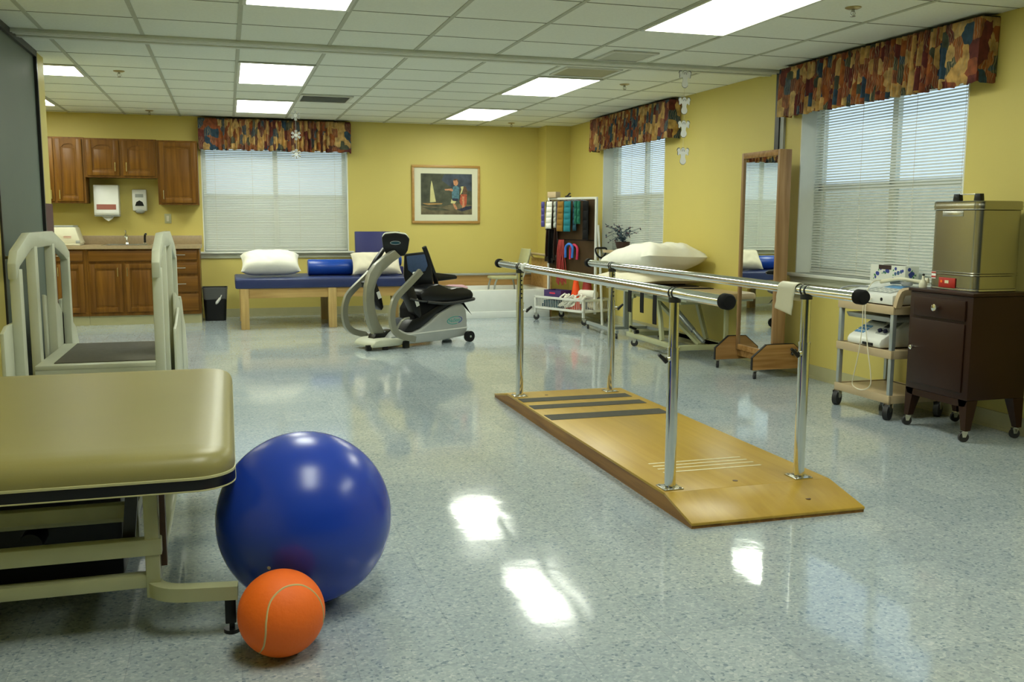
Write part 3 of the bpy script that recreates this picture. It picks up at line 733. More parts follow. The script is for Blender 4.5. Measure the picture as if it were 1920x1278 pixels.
# ================================================================== KITCHEN CORNER
def cab_door(parent, x0, x1, z0, z1, yf, arch=False, mname='oak_cab', fr=0.055, name='door'):
    """framed door standing proud of yf (front faces -y)"""
    m = MB().use(mname); th = 0.02; y0 = yf-th
    m.box(x0, x0+fr, y0, yf, z0, z1, 0.003); m.box(x1-fr, x1, y0, yf, z0, z1, 0.003); m.box(x0+fr, x1-fr, y0, yf, z0, z0+fr, 0.003)
    xm = (x0+x1)/2; w = (x1-x0)/2-fr
    if arch:
        P = [(x0+fr, z1), (x1-fr, z1), (x1-fr, z1-fr-0.035)]
        for i in range(9):
            t = PI*i/8; P.append((xm+w*0.80*math.cos(t), z1-fr-0.035+0.035*math.sin(t)))
        P.append((x0+fr, z1-fr-0.035))
        m.prism(P, y0, yf)
    else: m.box(x0+fr, x1-fr, y0, yf, z1-fr, z1, 0.003)
    m.box(x0+fr, x1-fr, yf-0.010, yf-0.001, z0+fr, z1-fr)
    m.box(x0+fr+0.022, x1-fr-0.022, yf-0.015, yf-0.010, z0+fr+0.022, z1-fr-(0.05 if arch else 0.022), 0.003)
    return part(name, m, parent)
def bar_handle(parent, x, y, z, vert=True, L=0.10):
    m = MB(); h = L/2
    a, b = ((x, y-0.028, z-h), (x, y-0.028, z+h)) if vert else ((x-h, y-0.028, z), (x+h, y-0.028, z))
    m.cyl(a, b, 0.0045, n=8)
    for s in (-0.7, 0.7):
        p = (x, y, z+s*h) if vert else (x+s*h, y, z)
        m.cyl(p, (p[0], y-0.028, p[2]), 0.004, n=6)
    return part('handle', m, parent, 'chrome')
def drawer(parent, x0, x1, z0, z1, yf, hx=None, name='drawer'):
    m = MB().use('oak_cab_h'); m.box(x0, x1, yf-0.02, yf, z0, z1, 0.005)
    o = part(name, m, parent)
    if hx is not None: bar_handle(o, hx, yf-0.02, (z0+z1)/2+0.005, False, 0.11)
    return o
YC = 11.60
def base_cab(x0, x1, label):
    t = thing('base_cabinet', label, 'cabinet', ((x0+x1)/2, 11.9, 0))
    m = MB().use('oak_cab'); m.box(x0, x1, YC, YB-0.016, 0.11, 0.868)
    part('carcass', m, t)
    part('toe_kick', MB().box(x0, x1-0.0, YC+0.03, YB-0.016, 0, 0.11), t, 'vinyl_base')
    return t
c = base_cab(-2.18, -1.532, 'oak base cabinet at the far left under the cream appliance, one wide drawer')
drawer(c, -2.12, -1.565, 0.73, 0.85, YC, -1.845)
d = cab_door(c, -2.12, -1.875, 0.15, 0.70, YC); bar_handle(d, -1.905, YC-0.02, 0.62)
d = cab_door(c, -1.855, -1.565, 0.15, 0.70, YC); bar_handle(d, -1.825, YC-0.02, 0.62)
c = base_cab(-1.530, -0.752, 'oak sink base cabinet with a long false drawer front above two doors')
drawer(c, -1.51, -0.775, 0.73, 0.85, YC, None, 'false_front')
d = cab_door(c, -1.505, -1.165, 0.15, 0.70, YC); bar_handle(d, -1.205, YC-0.02, 0.61)
d = cab_door(c, -1.135, -0.785, 0.15, 0.70, YC); bar_handle(d, -1.105, YC-0.02, 0.61)
c = base_cab(-0.750, -0.318, 'oak base cabinet with four stacked drawers beside the wastebasket')
for z0, z1, h in ((0.74, 0.85, 1), (0.58, 0.71, 1), (0.37, 0.55, 1), (0.15, 0.345, 0)): drawer(c, -0.715, -0.345, z0, z1, YC, -0.53 if h else None)

m = MB().use('laminate_tan')
y0 = 11.56
m.box(-2.22, -1.345, y0, YB-0.002, 0.87, 0.908); m.box(-0.885, -0.298, y0, YB-0.002, 0.87, 0.908); m.box(-1.345, -0.885, y0, 11.66, 0.87, 0.908); m.box(-1.345, -0.885, 12.08, YB-0.002, 0.87, 0.908)
w = thing('countertop', 'tan laminate countertop with a low backsplash running over the base cabinets', 'countertop', (-1.26, 11.9, 0.87))
part('worktop', m, w)
part('backsplash', MB().box(-2.22, -0.298, YB-0.022, YB-0.002, 0.908, 1.01, 0.003), w, 'laminate_tan')
s = thing('sink', 'stainless steel sink set into the tan countertop', 'sink', (-1.115, 11.87, 0.908))
m = MB(); m.box(-1.375, -1.335, 11.63, 12.11, 0.909, 0.914); m.box(-0.895, -0.855, 11.63, 12.11, 0.909, 0.914); m.box(-1.335, -0.895, 11.63, 11.67, 0.909, 0.914); m.box(-1.335, -0.895, 12.02, 12.11, 0.909, 0.914)
part('rim', m, s, 'steel')
m = MB(); m.box(-1.335, -1.331, 11.67, 12.02, 0.885, 0.909); m.box(-0.899, -0.895, 11.67, 12.02, 0.885, 0.909); m.box(-1.331, -0.899, 11.67, 11.674, 0.885, 0.909); m.box(-1.331, -0.899, 12.016, 12.02, 0.885, 0.909); m.box(-1.331, -0.899, 11.674, 12.016, 0.883, 0.886)
part('basin', m, s, 'steel')
s = thing('faucet', 'chrome faucet with a lever standing behind the sink', 'faucet', (-1.14, 12.06, 0.914))
m = MB(); m.cyl((-1.14, 12.06, 0.914), (-1.14, 12.06, 0.93), 0.032, 0.026, 16); m.tube([(-1.14, 12.06, 0.93), (-1.14, 12.055, 0.98), (-1.14, 12.03, 1.02), (-1.14, 11.96, 1.03), (-1.14, 11.90, 1.00)], 0.013, 10, res=4)
part('spout', m, s, 'chrome')
part('lever', MB().cyl((-1.14, 12.065, 0.98), (-1.14, 12.065, 1.02), 0.018, 0.015, 12).cyl((-1.14, 12.065, 1.02), (-1.155, 12.06, 1.075), 0.007, 0.010, 8), s, 'chrome')
s = thing('dish_sprayer', 'black pull-out dish sprayer at the right end of the sink', 'sprayer', (-0.94, 12.06, 0.914))
part('holder', MB().cyl((-0.94, 12.06, 0.914), (-0.94, 12.06, 0.93), 0.018, n=14), s, 'chrome')
part('spray_head', MB().tube([(-0.94, 12.06, 0.93), (-0.94, 12.06, 0.99), (-0.935, 12.05, 1.02), (-0.925, 12.02, 1.03)], 0.013, 10, res=3), s, 'black_plastic')
# cream appliance at the left end of the counter
s = thing('countertop_appliance', 'cream countertop appliance with a grey lid left of the sink', 'appliance', (-1.83, 11.85, 0.908))
m = MB(); m.prism([(-2.05, 0.93), (-1.585, 0.93), (-1.60, 0.96), (-1.645, 1.115), (-2.05, 1.115)], 11.70, 12.03, bev=0.012)
part('housing', m, s, 'cream_plastic')
part('lid', MB().box(-2.04, -1.655, 11.705, 12.025, 1.115, 1.132, 0.006), s, 'grey_plastic')
part('base', MB().box(-2.05, -1.60, 11.69, 12.03, 0.909, 0.93, 0.005), s, 'cream_plastic')
part('stripe', MB().box(-1.77, -1.69, 11.697, 11.7, 0.992, 0.996).box(-1.77, -1.69, 11.697, 11.7, 1.008, 1.012), s, 'sticker_red')
part('latch', MB().box(-1.645, -1.60, 11.69, 11.705, 0.93, 0.965, 0.004), s, 'grey_plastic')

def wall_cab(x0, x1, z0, z1, label):
    t = thing('wall_cabinet', label, 'cabinet', ((x0+x1)/2, YB-0.16, z0))
    part('carcass', MB().use('oak_cab').box(x0, x1, 11.87, YB-0.001, z0, z1), t)
    return t
c = wall_cab(-2.15, -1.532, 1.385, 2.125, 'tall oak wall cabinet at the left with an arched door panel')
d = cab_door(c, -2.12, -1.855, 1.405, 2.105, 11.87, True); bar_handle(d, -1.885, 11.85, 1.48)
d = cab_door(c, -1.830, -1.555, 1.405, 2.105, 11.87, True); bar_handle(d, -1.800, 11.85, 1.48)
c = wall_cab(-1.530, -0.757, 1.68, 2.12, 'short oak wall cabinet above the towel dispenser, two arched doors')
d = cab_door(c, -1.505, -1.165, 1.70, 2.10, 11.87, True); bar_handle(d, -1.205, 11.85, 1.80)
d = cab_door(c, -1.125, -0.780, 1.70, 2.10, 11.87, True); bar_handle(d, -1.085, 11.85, 1.80)
c = wall_cab(-0.755, -0.308, 1.375, 2.115, 'tall oak wall cabinet at the right next to the curtained window')
d = cab_door(c, -0.730, -0.330, 1.395, 2.095, 11.87); bar_handle(d, -0.695, 11.85, 1.49)

s = thing('towel_dispenser', 'white wall paper towel dispenser with a reddish window strip', 'dispenser', (-1.335, YB, 1.23))
m = MB(); m.prism([(YB-0.001, 1.25), (YB-0.19, 1.25), (YB-0.20, 1.28), (YB-0.16, 1.60), (YB-0.001, 1.60)], -1.475, -1.205, 'YZ', bev=0.008)
part('cover', m, s, 'white_plastic')
part('base', MB().box(-1.475, -1.205, YB-0.18, YB-0.01, 1.235, 1.25, 0.004), s, 'grey_plastic')
part('strip_window', MB().box(-1.445, -1.235, -0.003, 0.003, -0.03, 0.03, mtx=Matrix.Translation((0, YB-0.193, 1.345)) @ Matrix.Rotation(R(-7), 4, 'X')), s, 'red_strip')
m = MB(); m.add([(-1.40, YB-0.12, 1.235), (-1.27, YB-0.12, 1.235), (-1.29, YB-0.13, 1.205), (-1.33, YB-0.14, 1.18), (-1.37, YB-0.13, 1.205), (-1.40, YB-0.10, 1.235), (-1.27, YB-0.10, 1.235), (-1.29, YB-0.11, 1.205), (-1.33, YB-0.12, 1.18), (-1.37, YB-0.11, 1.205)], [[0, 1, 2, 3, 4], [9, 8, 7, 6, 5], [2, 7, 8, 3], [3, 8, 9, 4], [1, 6, 7, 2], [4, 9, 5, 0]])
part('paper_towel', m, s, 'paper_white')
s = thing('soap_dispenser', 'white and grey wall soap dispenser right of the towel dispenser', 'dispenser', (-0.985, YB, 1.28))
m = MB(); m.prism([(YB-0.001, 1.30), (YB-0.075, 1.30), (YB-0.095, 1.36), (YB-0.095, 1.50), (YB-0.07, 1.555), (YB-0.001, 1.555)], -1.065, -0.905, 'YZ', bev=0.012)
part('cover', m, s, 'white_plastic')
part('push_bar', MB().prism([(-1.035, 1.36), (-0.935, 1.36), (-0.95, 1.405), (-0.985, 1.425), (-1.02, 1.405)], YB-0.100, YB-0.093), s, 'black_plastic')
part('nozzle', MB().sphere((-0.985, YB-0.055, 1.298), 0.042, 16, 8, (1.35, 1, 0.7)), s, 'grey_plastic')
part('panel', MB().box(-1.03, -0.94, YB-0.0975, YB-0.094, 1.46, 1.50, 0.001), s, 'grey_plastic')
s = thing('wall_outlet', 'ivory wall plate under the right wall cabinet', 'outlet', (-0.68, YB, 1.15))
part('plate', MB().box(-0.718, -0.642, YB-0.008, YB-0.001, 1.155, 1.27, 0.003), s, 'cream_metal')
part('rocker', MB().box(-0.695, -0.665, YB-0.012, YB-0.008, 1.18, 1.245, 0.001), s, 'cream_plastic')

# wastebasket
s = thing('wastebasket', 'black wastebasket with a clear liner beside the oak drawers', 'wastebasket', (-0.165, 11.9, 0))
def bowl(x, y, prof, w, d, r):
    m = MB(); vs = []; n = 0
    for (k, z) in prof:
        P = rrect(x-w/2*k, x+w/2*k, y-d/2*k, y+d/2*k, r*k, 5); n = len(P)
        vs += [(p[0], p[1], z) for p in P]
    fs = [[j*n+i, j*n+(i+1) % n, (j+1)*n+(i+1) % n, (j+1)*n+i] for j in range(len(prof)-1) for i in range(n)]
    m.add(vs, fs, True); m.add(vs[:n], [list(range(n))]); m.add(vs[-n:], [list(range(n))])
    return m
part('bin_body', bowl(-0.165, 11.9, [(0.84, 0.0), (1.0, 0.385), (1.04, 0.385), (1.04, 0.40), (0.99, 0.40), (0.83, 0.012)], 0.285, 0.24, 0.04), s, 'black_plastic')
m = MB(); vs = []; n = 40
for j, (k, z) in enumerate(((1.065, 0.405), (1.07, 0.375), (1.035, 0.345), (1.02, 0.29))):
    for i, p in enumerate(rrect(-0.165-0.1425*k, -0.165+0.1425*k, 11.9-0.12*k, 11.9+0.12*k, 0.04, 9)):
        vs.append((p[0], p[1], z+(0.028*math.sin(i*0.16)+0.008*math.sin(i*1.7) if j == 3 else 0)))
n = len(vs)//4
m.add(vs, [[j*n+i, j*n+(i+1) % n, (j+1)*n+(i+1) % n, (j+1)*n+i] for j in range(3) for i in range(n)], True)
part('liner', m, s, 'cotton_film')
part('liner_knot', MB().tube([(-0.09, 11.772, 0.31), (-0.11, 11.765, 0.27), (-0.14, 11.765, 0.23), (-0.155, 11.77, 0.205)], [0.006, 0.016, 0.018, 0.010], 8, res=3), s, 'paper_white')

# ================================================================== MAT TABLE
MY0, MY1, MX0, MX1_ = 10.75, 11.75, 0.065, 2.06
s = thing('mat_table', 'low wooden mat table with a navy padded top under the back window', 'table', ((MX0+MX1_)/2, (MY0+MY1)/2, 0))
part('padded_top', MB().box(MX0, MX1_, MY0, MY1, 0.452, 0.56, 0.018, seg=3), s, 'vinyl_navy')
m = MB().use('maple_h'); m.box(MX0+0.06, MX1_-0.06, MY0+0.03, MY0+0.055, 0.345, 0.452); m.box(MX0+0.06, MX1_-0.06, MY1-0.055, MY1-0.03, 0.345, 0.452); m.box(MX0+0.06, MX0+0.085, MY0+0.055, MY1-0.055, 0.345, 0.452); m.box(MX1_-0.085, MX1_-0.06, MY0+0.055, MY1-0.055, 0.345, 0.452)
part('apron', m, s)
for x in (0.115, 1.07, 1.93):
    for y in (MY0+0.01, MY1-0.10):
        part('leg', MB().use('maple').box(x, x+0.09, y, y+0.09, 0, 0.4515, 0.004), s)

def pillow(name, label, mname, c, size, rot, sag=0.0, seed=1, group=None, crease=1.0):
    """puffy pillow: size = (w, d, h) with flattened seam edges, rot = Matrix"""
    rnd = random.Random(seed); n = 26; m = MB(); w, d, h = size
    ph = [rnd.uniform(0, 6) for _ in range(6)]
    top = []; bot = []
    for j in range(n+1):
        for i in range(n+1):
            u = -1+2*i/n; v = -1+2*j/n
            f = max(0, (1-u**4))**0.55*max(0, (1-v**4))**0.55
            k = 1-0.07*(1-abs(u)**2)*abs(v)**3; k2 = 1-0.07*(1-abs(v)**2)*abs(u)**3
            wr = crease*(0.06*math.sin(5*u+3*v+ph[0])*math.sin(4*v-2*u+ph[1])+0.035*math.sin(11*u+ph[2])*math.sin(9*v+ph[3])+0.02*math.sin(19*u+8*v+ph[4]))
            x = u*w/2*k2; y = v*d/2*k
            top.append(Vector((x, y, h/2*f*(1+wr)+sag*(-(u*u)))))
            bot.append(Vector((x, y, -h/2*f*(1+wr*0.4)*0.85+sag*(-(u*u)))))
    N = n+1; T_ = Matrix.Translation(Vector(c)) @ rot
    vs = [T_ @ p for p in top]+[T_ @ p for p in bot]
    fs = []
    for j in range(n):
        for i in range(n):
            a = j*N+i; fs.append([a, a+1, a+N+1, a+N]); b = a+N*N; fs.append([b, b+N, b+N+1, b+1])
    m.add(vs, fs, True)
    zmin = min(p.z for p in vs)
    o = part(name, m, None, mname, (c[0], c[1], zmin))
    return tag(o, label, 'pillow', group)
RX = lambda a: Matrix.Rotation(R(a), 4, 'X')
RY = lambda a: Matrix.Rotation(R(a), 4, 'Y')
RZ = lambda a: Matrix.Rotation(R(a), 4, 'Z')
pillow('pillow', 'plump white pillow at the left end of the navy mat table', 'linen_white', (0.46, 11.12, 0.715), (0.66, 0.36, 0.24), RX(28), 0, 3)
pillow('pillow', 'cream pillow on the mat table behind the exercise machine', 'linen_cream', (1.66, 11.08, 0.700), (0.58, 0.30, 0.18), RX(52), 0, 5)
def roll(x0, x1, y, z, r, label):
    m = MB(); m.lathe([(r*0.25, x0+0.004), (r*0.92, x0), (r, x0+0.012), (r, x1-0.012), (r*0.92, x1), (r*0.25, x1-0.004)], (0, y, z), 28, 'X')
    t = thing('bolster', label, 'bolster', ((x0+x1)/2, y, z-r))
    part('cover', m, t, 'vinyl_blue')
    part('end_seam', MB().lathe([(r*0.985, x0+0.012), (r*1.012, x0+0.016), (r*0.985, x0+0.020)], (0, y, z), 28, 'X').lathe([(r*0.985, x1-0.020), (r*1.012, x1-0.016), (r*0.985, x1-0.012)], (0, y, z), 28, 'X'), t, 'vinyl_navy')
    return t
roll(0.885, 1.40, 11.25, 0.655, 0.094, 'bright blue bolster roll lying between the two pillows on the mat table')
roll(1.50, 2.00, 11.36, 0.73, 0.075, 'bright blue bolster roll mostly hidden behind the cream pillow')
m = MB(); m.prism([(11.28, 0.562), (11.70, 0.562), (11.70, 0.654), (11.28, 0.654)], 1.49, 2.02, 'YZ', bev=0.008)
tag(part('foam_block', m, None, 'vinyl_navy_deep', (1.75, 11.5, 0.562)), 'navy foam block lying under the hidden bolster on the mat table', 'foam block')
m = MB(); m.prism([(11.58, 0.656), (11.68, 0.656), (11.74, 1.065), (11.66, 1.065)], 1.495, 2.05, 'YZ', bev=0.010)
tag(part('foam_wedge', m, None, 'vinyl_navy_deep', (1.77, 11.63, 0.656)), 'upright navy foam wedge at the back of the mat table behind the machine screen', 'wedge')

# framed picture
def picture():
    x0, x1, z0, z1 = 2.300, 3.208, 1.163, 1.910; y = YB
    t = thing('framed_picture', 'framed painting of a sailboat and two children on the yellow back wall', 'picture', ((x0+x1)/2, y, z0))
    f = MB().use('frame_gold'); w = 0.032
    f.box(x0, x1, y-0.028, y-0.001, z0, z0+w, 0.004); f.box(x0, x1, y-0.028, y-0.001, z1-w, z1, 0.004); f.box(x0, x0+w, y-0.028, y-0.001, z0+w, z1-w, 0.004); f.box(x1-w, x1, y-0.028, y-0.001, z0+w, z1-w, 0.004)
    part('frame', f, t)
    part('mat_board', MB().box(x0+w, x1-w, y-0.014, y-0.002, z0+w, z1-w), t, 'mat_board')
    # artwork placed by its fraction of the image window
    ax0, ax1, az0, az1 = 2.418, 3.100, 1.277, 1.803; q = y-0.0145
    def F(u, v): return (ax0+(ax1-ax0)*u, az1-(az1-az0)*v)
    a = MB(); lay = [0]
    def poly(mn, P, k=1):
        lay[0] += 1; d = q-0.0002*lay[0]; a.use(mn).prism([F(*p) for p in P], d-0.0002, q+0.001)
    poly('paint_dark', [(0, 0), (1, 0), (1, 1), (0, 1)])
    poly('paint_blue', [(0.45, 0.02), (0.99, 0.0), (0.99, 0.42), (0.62, 0.36), (0.4, 0.16)])
    poly('paint_sand', [(0.0, 0.78), (0.35, 0.82), (0.7, 0.72), (1, 0.76), (1, 1), (0, 1)])
    poly('paint_dark', [(0.02, 0.82), (0.4, 0.84), (0.58, 0.90), (0.2, 0.90)])
    poly('paint_sail', [(0.205, 0.17), (0.225, 0.24), (0.29, 0.69), (0.175, 0.70), (0.185, 0.35)])
    poly('paint_hull', [(0.02, 0.725), (0.42, 0.72), (0.40, 0.75), (0.12, 0.765)])
    poly('paint_skin', [(0.63, 0.16), (0.66, 0.13), (0.71, 0.14), (0.73, 0.19), (0.72, 0.26), (0.68, 0.30), (0.64, 0.26)])
    poly('paint_hair', [(0.63, 0.17), (0.65, 0.12), (0.71, 0.12), (0.735, 0.17), (0.73, 0.22), (0.70, 0.15)])
    poly('paint_shirt', [(0.63, 0.31), (0.69, 0.29), (0.75, 0.33), (0.74, 0.62), (0.61, 0.63), (0.60, 0.45)])
    poly('paint_skin', [(0.46, 0.375), (0.60, 0.36), (0.63, 0.40), (0.61, 0.43), (0.55, 0.405), (0.47, 0.41)])
    poly('paint_navy', [(0.61, 0.60), (0.72, 0.60), (0.72, 0.67), (0.62, 0.67)])
    poly('paint_sail', [(0.595, 0.62), (0.62, 0.66), (0.69, 0.67), (0.66, 0.73), (0.58, 0.72)])
    poly('paint_skin', [(0.62, 0.73), (0.66, 0.73), (0.71, 0.85), (0.69, 0.88), (0.65, 0.84)])
    poly('paint_hair', [(0.83, 0.30), (0.88, 0.31), (0.91, 0.42), (0.88, 0.52), (0.82, 0.50)])
    poly('paint_sail', [(0.775, 0.31), (0.83, 0.30), (0.83, 0.34), (0.80, 0.46), (0.76, 0.52), (0.79, 0.38)])
    poly('paint_red', [(0.78, 0.50), (0.90, 0.50), (0.89, 0.75), (0.85, 0.81), (0.78, 0.76), (0.75, 0.68)])
    poly('paint_skin', [(0.80, 0.54), (0.84, 0.56), (0.85, 0.84), (0.80, 0.84), (0.81, 0.72)])
    poly('paint_navy', [(0.70, 0.88), (0.88, 0.80), (0.99, 0.78), (0.99, 0.85), (0.80, 0.92)])
    part('painting', a, t)
picture()

# ================================================================== TUB, LEDGE, BATH CHAIR
s = thing('bathtub', 'white bathtub against the back wall with a bath chair standing in it', 'bathtub', (3.1, 11.65, 0))
m = MB(); x0, x1, y0, y1, h = 2.36, 3.87, 11.25, 12.09, 0.352
m.box(x0, x1, y0, y0+0.09, 0.0, h, 0.012); m.box(x0, x1, y1-0.06, y1, 0, h, 0.012); m.box(x0, x0+0.09, y0+0.085, y1-0.055, 0, h, 0.012); m.box(x1-0.10, x1, y0+0.085, y1-0.055, 0, h, 0.012); m.box(x0+0.05, x1-0.05, y0+0.05, y1-0.03, 0.0, 0.07)
part('tub_shell', m, s, 'tub_white')
part('skirt_ridge', MB().box(x0, x1, y0-0.010, y0+0.001, 0.0, 0.085, 0.004), s, 'tub_white')
s = thing('tub_surround', 'wooden ledge with a grey cap along the wall behind the bathtub', 'ledge', (3.1, 12.14, 0))
part('panel', MB().use('ledge_wood').box(2.2, 4.0, 12.10, 12.184, 0.0, 0.485), s)
part('cap', MB().box(2.2, 4.01, 12.075, 12.184, 0.486, 0.510, 0.004), s, 'grey_plastic')
s = thing('tub_end_panel', 'wooden panel with a grab rail closing the right end of the bathtub', 'panel', (3.91, 11.6, 0))
part('board', MB().use('ledge_wood').box(3.885, 3.91, 11.27, 12.06, 0.0, 0.72, 0.003), s)
m = MB(); m.cyl((3.84, 11.30, 0.775), (3.84, 12.0, 0.775), 0.016, n=12)
for y in (11.32, 11.98): m.cyl((3.84, y, 0.775), (3.90, y, 0.70), 0.012, n=10)
part('grab_rail', m, s, 'tan_plastic')
pillow('folded_towel', 'small folded pink towel on the tub rim behind the machine seat', 'towel_pink', (2.66, 11.30, 0.386), (0.30, 0.16, 0.07), Matrix.Identity(4), 0, 8)
bpy.data.objects['folded_towel']['category'] = 'towel'

s = thing('bath_chair', 'pale grey bath chair with splayed legs standing in the tub', 'chair', (3.42, 11.66, 0.07))
m = MB()
P = rrect(3.20, 3.60, 11.48, 11.86, 0.10, 6)
m.prism(P, 0.465, 0.495, 'XY', bev=0.008)
part('seat', m, s, 'cream_metal')
m = MB(); m.box(-0.012, 0.012, -0.19, 0.19, -0.15, 0.15, 0.01, mtx=Matrix.Translation((3.655, 11.67, 0.70)) @ RY(14))
part('backrest', m, s, 'cream_metal')
for y in (11.52, 11.82):
    part('back_tube', MB().tube([(3.57, y, 0.455), (3.61, y, 0.50), (3.645, y, 0.60), (3.70, y, 0.80)], 0.011, 8, res=3), s, 'aluminium')
for x, dx in ((3.26, -0.06), (3.54, 0.06)):
    for y in (11.53, 11.81):
        part('leg', MB().tube([(x, y, 0.464), (x+dx*0.5, y, 0.38), (x+dx, y, 0.082)], 0.012, 8, res=3).cyl((x+dx, y, 0.082), (x+dx, y, 0.071), 0.017, n=10), s, 'aluminium')

# ================================================================== PARALLEL BARS
s = thing('parallel_bars', 'chrome parallel bars standing on a ramped plywood walking platform', 'parallel bars', (2.12, 4.75, 0))
PX0, PX1, PY0, PY1, PZ = 1.745, 2.560, 3.30, 6.23, 0.080
prof = [(PY0, 0.0), (PY0, 0.016), (3.55, PZ-0.012), (5.92, PZ-0.012), (PY1, 0.016), (PY1, 0.0)]
part('platform_base', MB().use('ply_edge').prism(prof, PX0+0.002, PX1-0.002, 'YZ'), s)
m = MB().use('ply_top'); m.prism([(PY0-0.004, 0.012), (PY0-0.004, 0.024), (3.55, PZ), (3.55, PZ-0.0125)], PX0, PX1, 'YZ', bev=0.002)
m.box(PX0, PX1, 3.55, 5.92, PZ-0.0125, PZ, 0.002)
m.prism([(PY1+0.004, 0.012), (PY1+0.004, 0.024), (5.92, PZ), (5.92, PZ-0.0125)], PX0, PX1, 'YZ', bev=0.002)
plat = part('platform_top', m, s)
for ya, yb in ((5.60, 5.72), (5.375, 5.49), (5.05, 5.195)): part('grip_strip', MB().box(PX0+0.012, PX1-0.055, ya, yb, PZ+0.0003, PZ+0.0018), plat, 'tape_black')
for i, y in enumerate((4.00, 3.95, 3.90, 3.84)):
    x0 = 1.88; part('white_tape', MB().box(x0, 2.37+0.006*i, y-0.007, y+0.007, PZ+0.0003, PZ+0.0012), plat, 'tape_white')
for x, y in ((2.13, 3.63), (1.98, 5.80), (2.35, 3.40)):
    z = PZ if y > 3.55 else 0.024+(y-3.3)/0.25*0.056
    part('plug', MB().cyl((x, y, z-0.004), (x, y, z+0.0012), 0.012, n=14), plat, 'cap_brown')
RZ_ = 0.925; PXL, PXR, PYN, PYF = 1.80, 2.44, 3.61, 5.82
for (x, y, kx) in ((PXL, PYN, -1), (PXR, PYN, -1), (PXL, PYF, 1), (PXR, PYF, 1)):
    pp = part('post', MB().cyl((x, y, PZ+0.006), (x, y, 0.69), 0.0245, n=22).cyl((x, y, 0.684), (x, y, 0.694), 0.0262, n=22), s, 'chrome')
    m = MB(); m.cyl((x, y, 0.60), (x, y, RZ_-0.012), 0.0212, n=20); part('inner_post', m, pp, 'chrome')
    h = MB()
    for k in range(6): h.cyl((x-0.0222, y-0.002, 0.725+k*0.028), (x-0.012, y, 0.725+k*0.028), 0.0048, n=8)
    if y == PYF:
        h = MB()
        for k in range(6): h.cyl((x+0.004, y-0.0222, 0.725+k*0.028), (x+0.004, y-0.012, 0.725+k*0.028), 0.0052, n=8)
        part('adjustment_holes', h, pp, 'black_matte')
    b = MB(); b.box(x-0.045, x+0.045, y-0.045, y+0.045, PZ+0.0003, PZ+0.006, 0.0015)
    for dx in (-1, 1):
        for dy in (-1, 1): b.cyl((x+dx*0.034, y+dy*0.034, PZ+0.005), (x+dx*0.034, y+dy*0.034, PZ+0.010), 0.006, n=6)
    part('base_plate', b, pp, 'steel')
    k = MB(); k.use('chrome').cyl((x, y, 0.645), (x+kx*0.038, y-0.012, 0.645), 0.011, n=10)
    k.use('black_plastic').prism([(-0.006, -0.012), (0.010, -0.006), (0.034, 0.024), (0.028, 0.032), (0.010, 0.020), (-0.006, 0.010)], -0.008, 0.008, 'XZ', bev=0.003)
    nn = 0
    o = part('lever_knob', MB().use('chrome').cyl((x, y, 0.645), (x+kx*0.038, y-0.012, 0.645), 0.011, n=10).use('black_plastic').cyl((x+kx*0.036, y-0.012, 0.635), (x+kx*0.075, y-0.016, 0.668), 0.011, 0.007, 10), pp)
    part('saddle', MB().cyl((x, y, RZ_-0.040), (x, y, RZ_-0.018), 0.026, n=18).cyl((x, y-0.018, RZ_-0.001), (x, y-0.012, RZ_-0.001), 0.0265, n=20).cyl((x, y+0.012, RZ_-0.001), (x, y+0.018, RZ_-0.001), 0.0265, n=20), pp, 'dark_metal')
for x, ya, yb in ((PXL, 3.20, 6.28), (PXR, 3.26, 6.22)):
    rl = part('handrail', MB().cyl((x, ya, RZ_), (x, yb, RZ_), 0.0235, n=28), s, 'chrome')
    for yy, d in ((ya, -1), (yb, 1)):
        part('end_cap', MB().lathe([(0.026, 0), (0.031, 0.006), (0.031, 0.040), (0.025, 0.050), (0.0, 0.051)] if d > 0 else [(0.026, 0), (0.031, -0.006), (0.031, -0.040), (0.025, -0.050), (0.0, -0.051)], (x, yy, RZ_), 24, 'Y'), rl, 'black_matte')
tag(part('rail_ring', MB().lathe([(0.0245, -0.022), (0.029, -0.018), (0.029, 0.018), (0.0245, 0.022)], (PXL, 5.70, RZ_), 24, 'Y'), None, 'white_plastic', (PXL, 5.70, RZ_)), 'white plastic ring around the left handrail at its far post', 'ring')
# cream non-slip pad over the right rail
m = MB(); n = 28; pr = []
for i in range(n+1):
    t = i/n
    if t < 0.12: pr.append((0.0265, -0.055*(0.12-t)/0.12-0.002))
    elif t < 0.55: a = (t-0.12)/0.43*PI; pr.append((0.0265*math.cos(a), 0.0265*math.sin(a)))
    else: pr.append((-0.0265-0.012*((t-0.55)/0.45), -0.115*(t-0.55)/0.45))
vs = []
for j in range(9):
    y = 3.66+0.135*j/8
    for i, (dx, dz) in enumerate(pr): 
        e = 1.0-0.18*(j/8) if i > 16 else 1.0
        vs.append((PXR+dx, y+0.002*math.sin(i), RZ_+dz*e if dz < 0 else RZ_+dz))
m.add(vs, [[j*(n+1)+i, j*(n+1)+i+1, (j+1)*(n+1)+i+1, (j+1)*(n+1)+i] for j in range(8) for i in range(n)], True)
o = part('grip_pad', m, None, 'cream_plastic', (PXR, 3.72, RZ_-0.11)); o.modifiers.new('thick', 'SOLIDIFY').thickness = 0.0025; o.modifiers[0].offset = 1
tag(o, 'cream non-slip mat draped over the near end of the right handrail', 'grip pad')

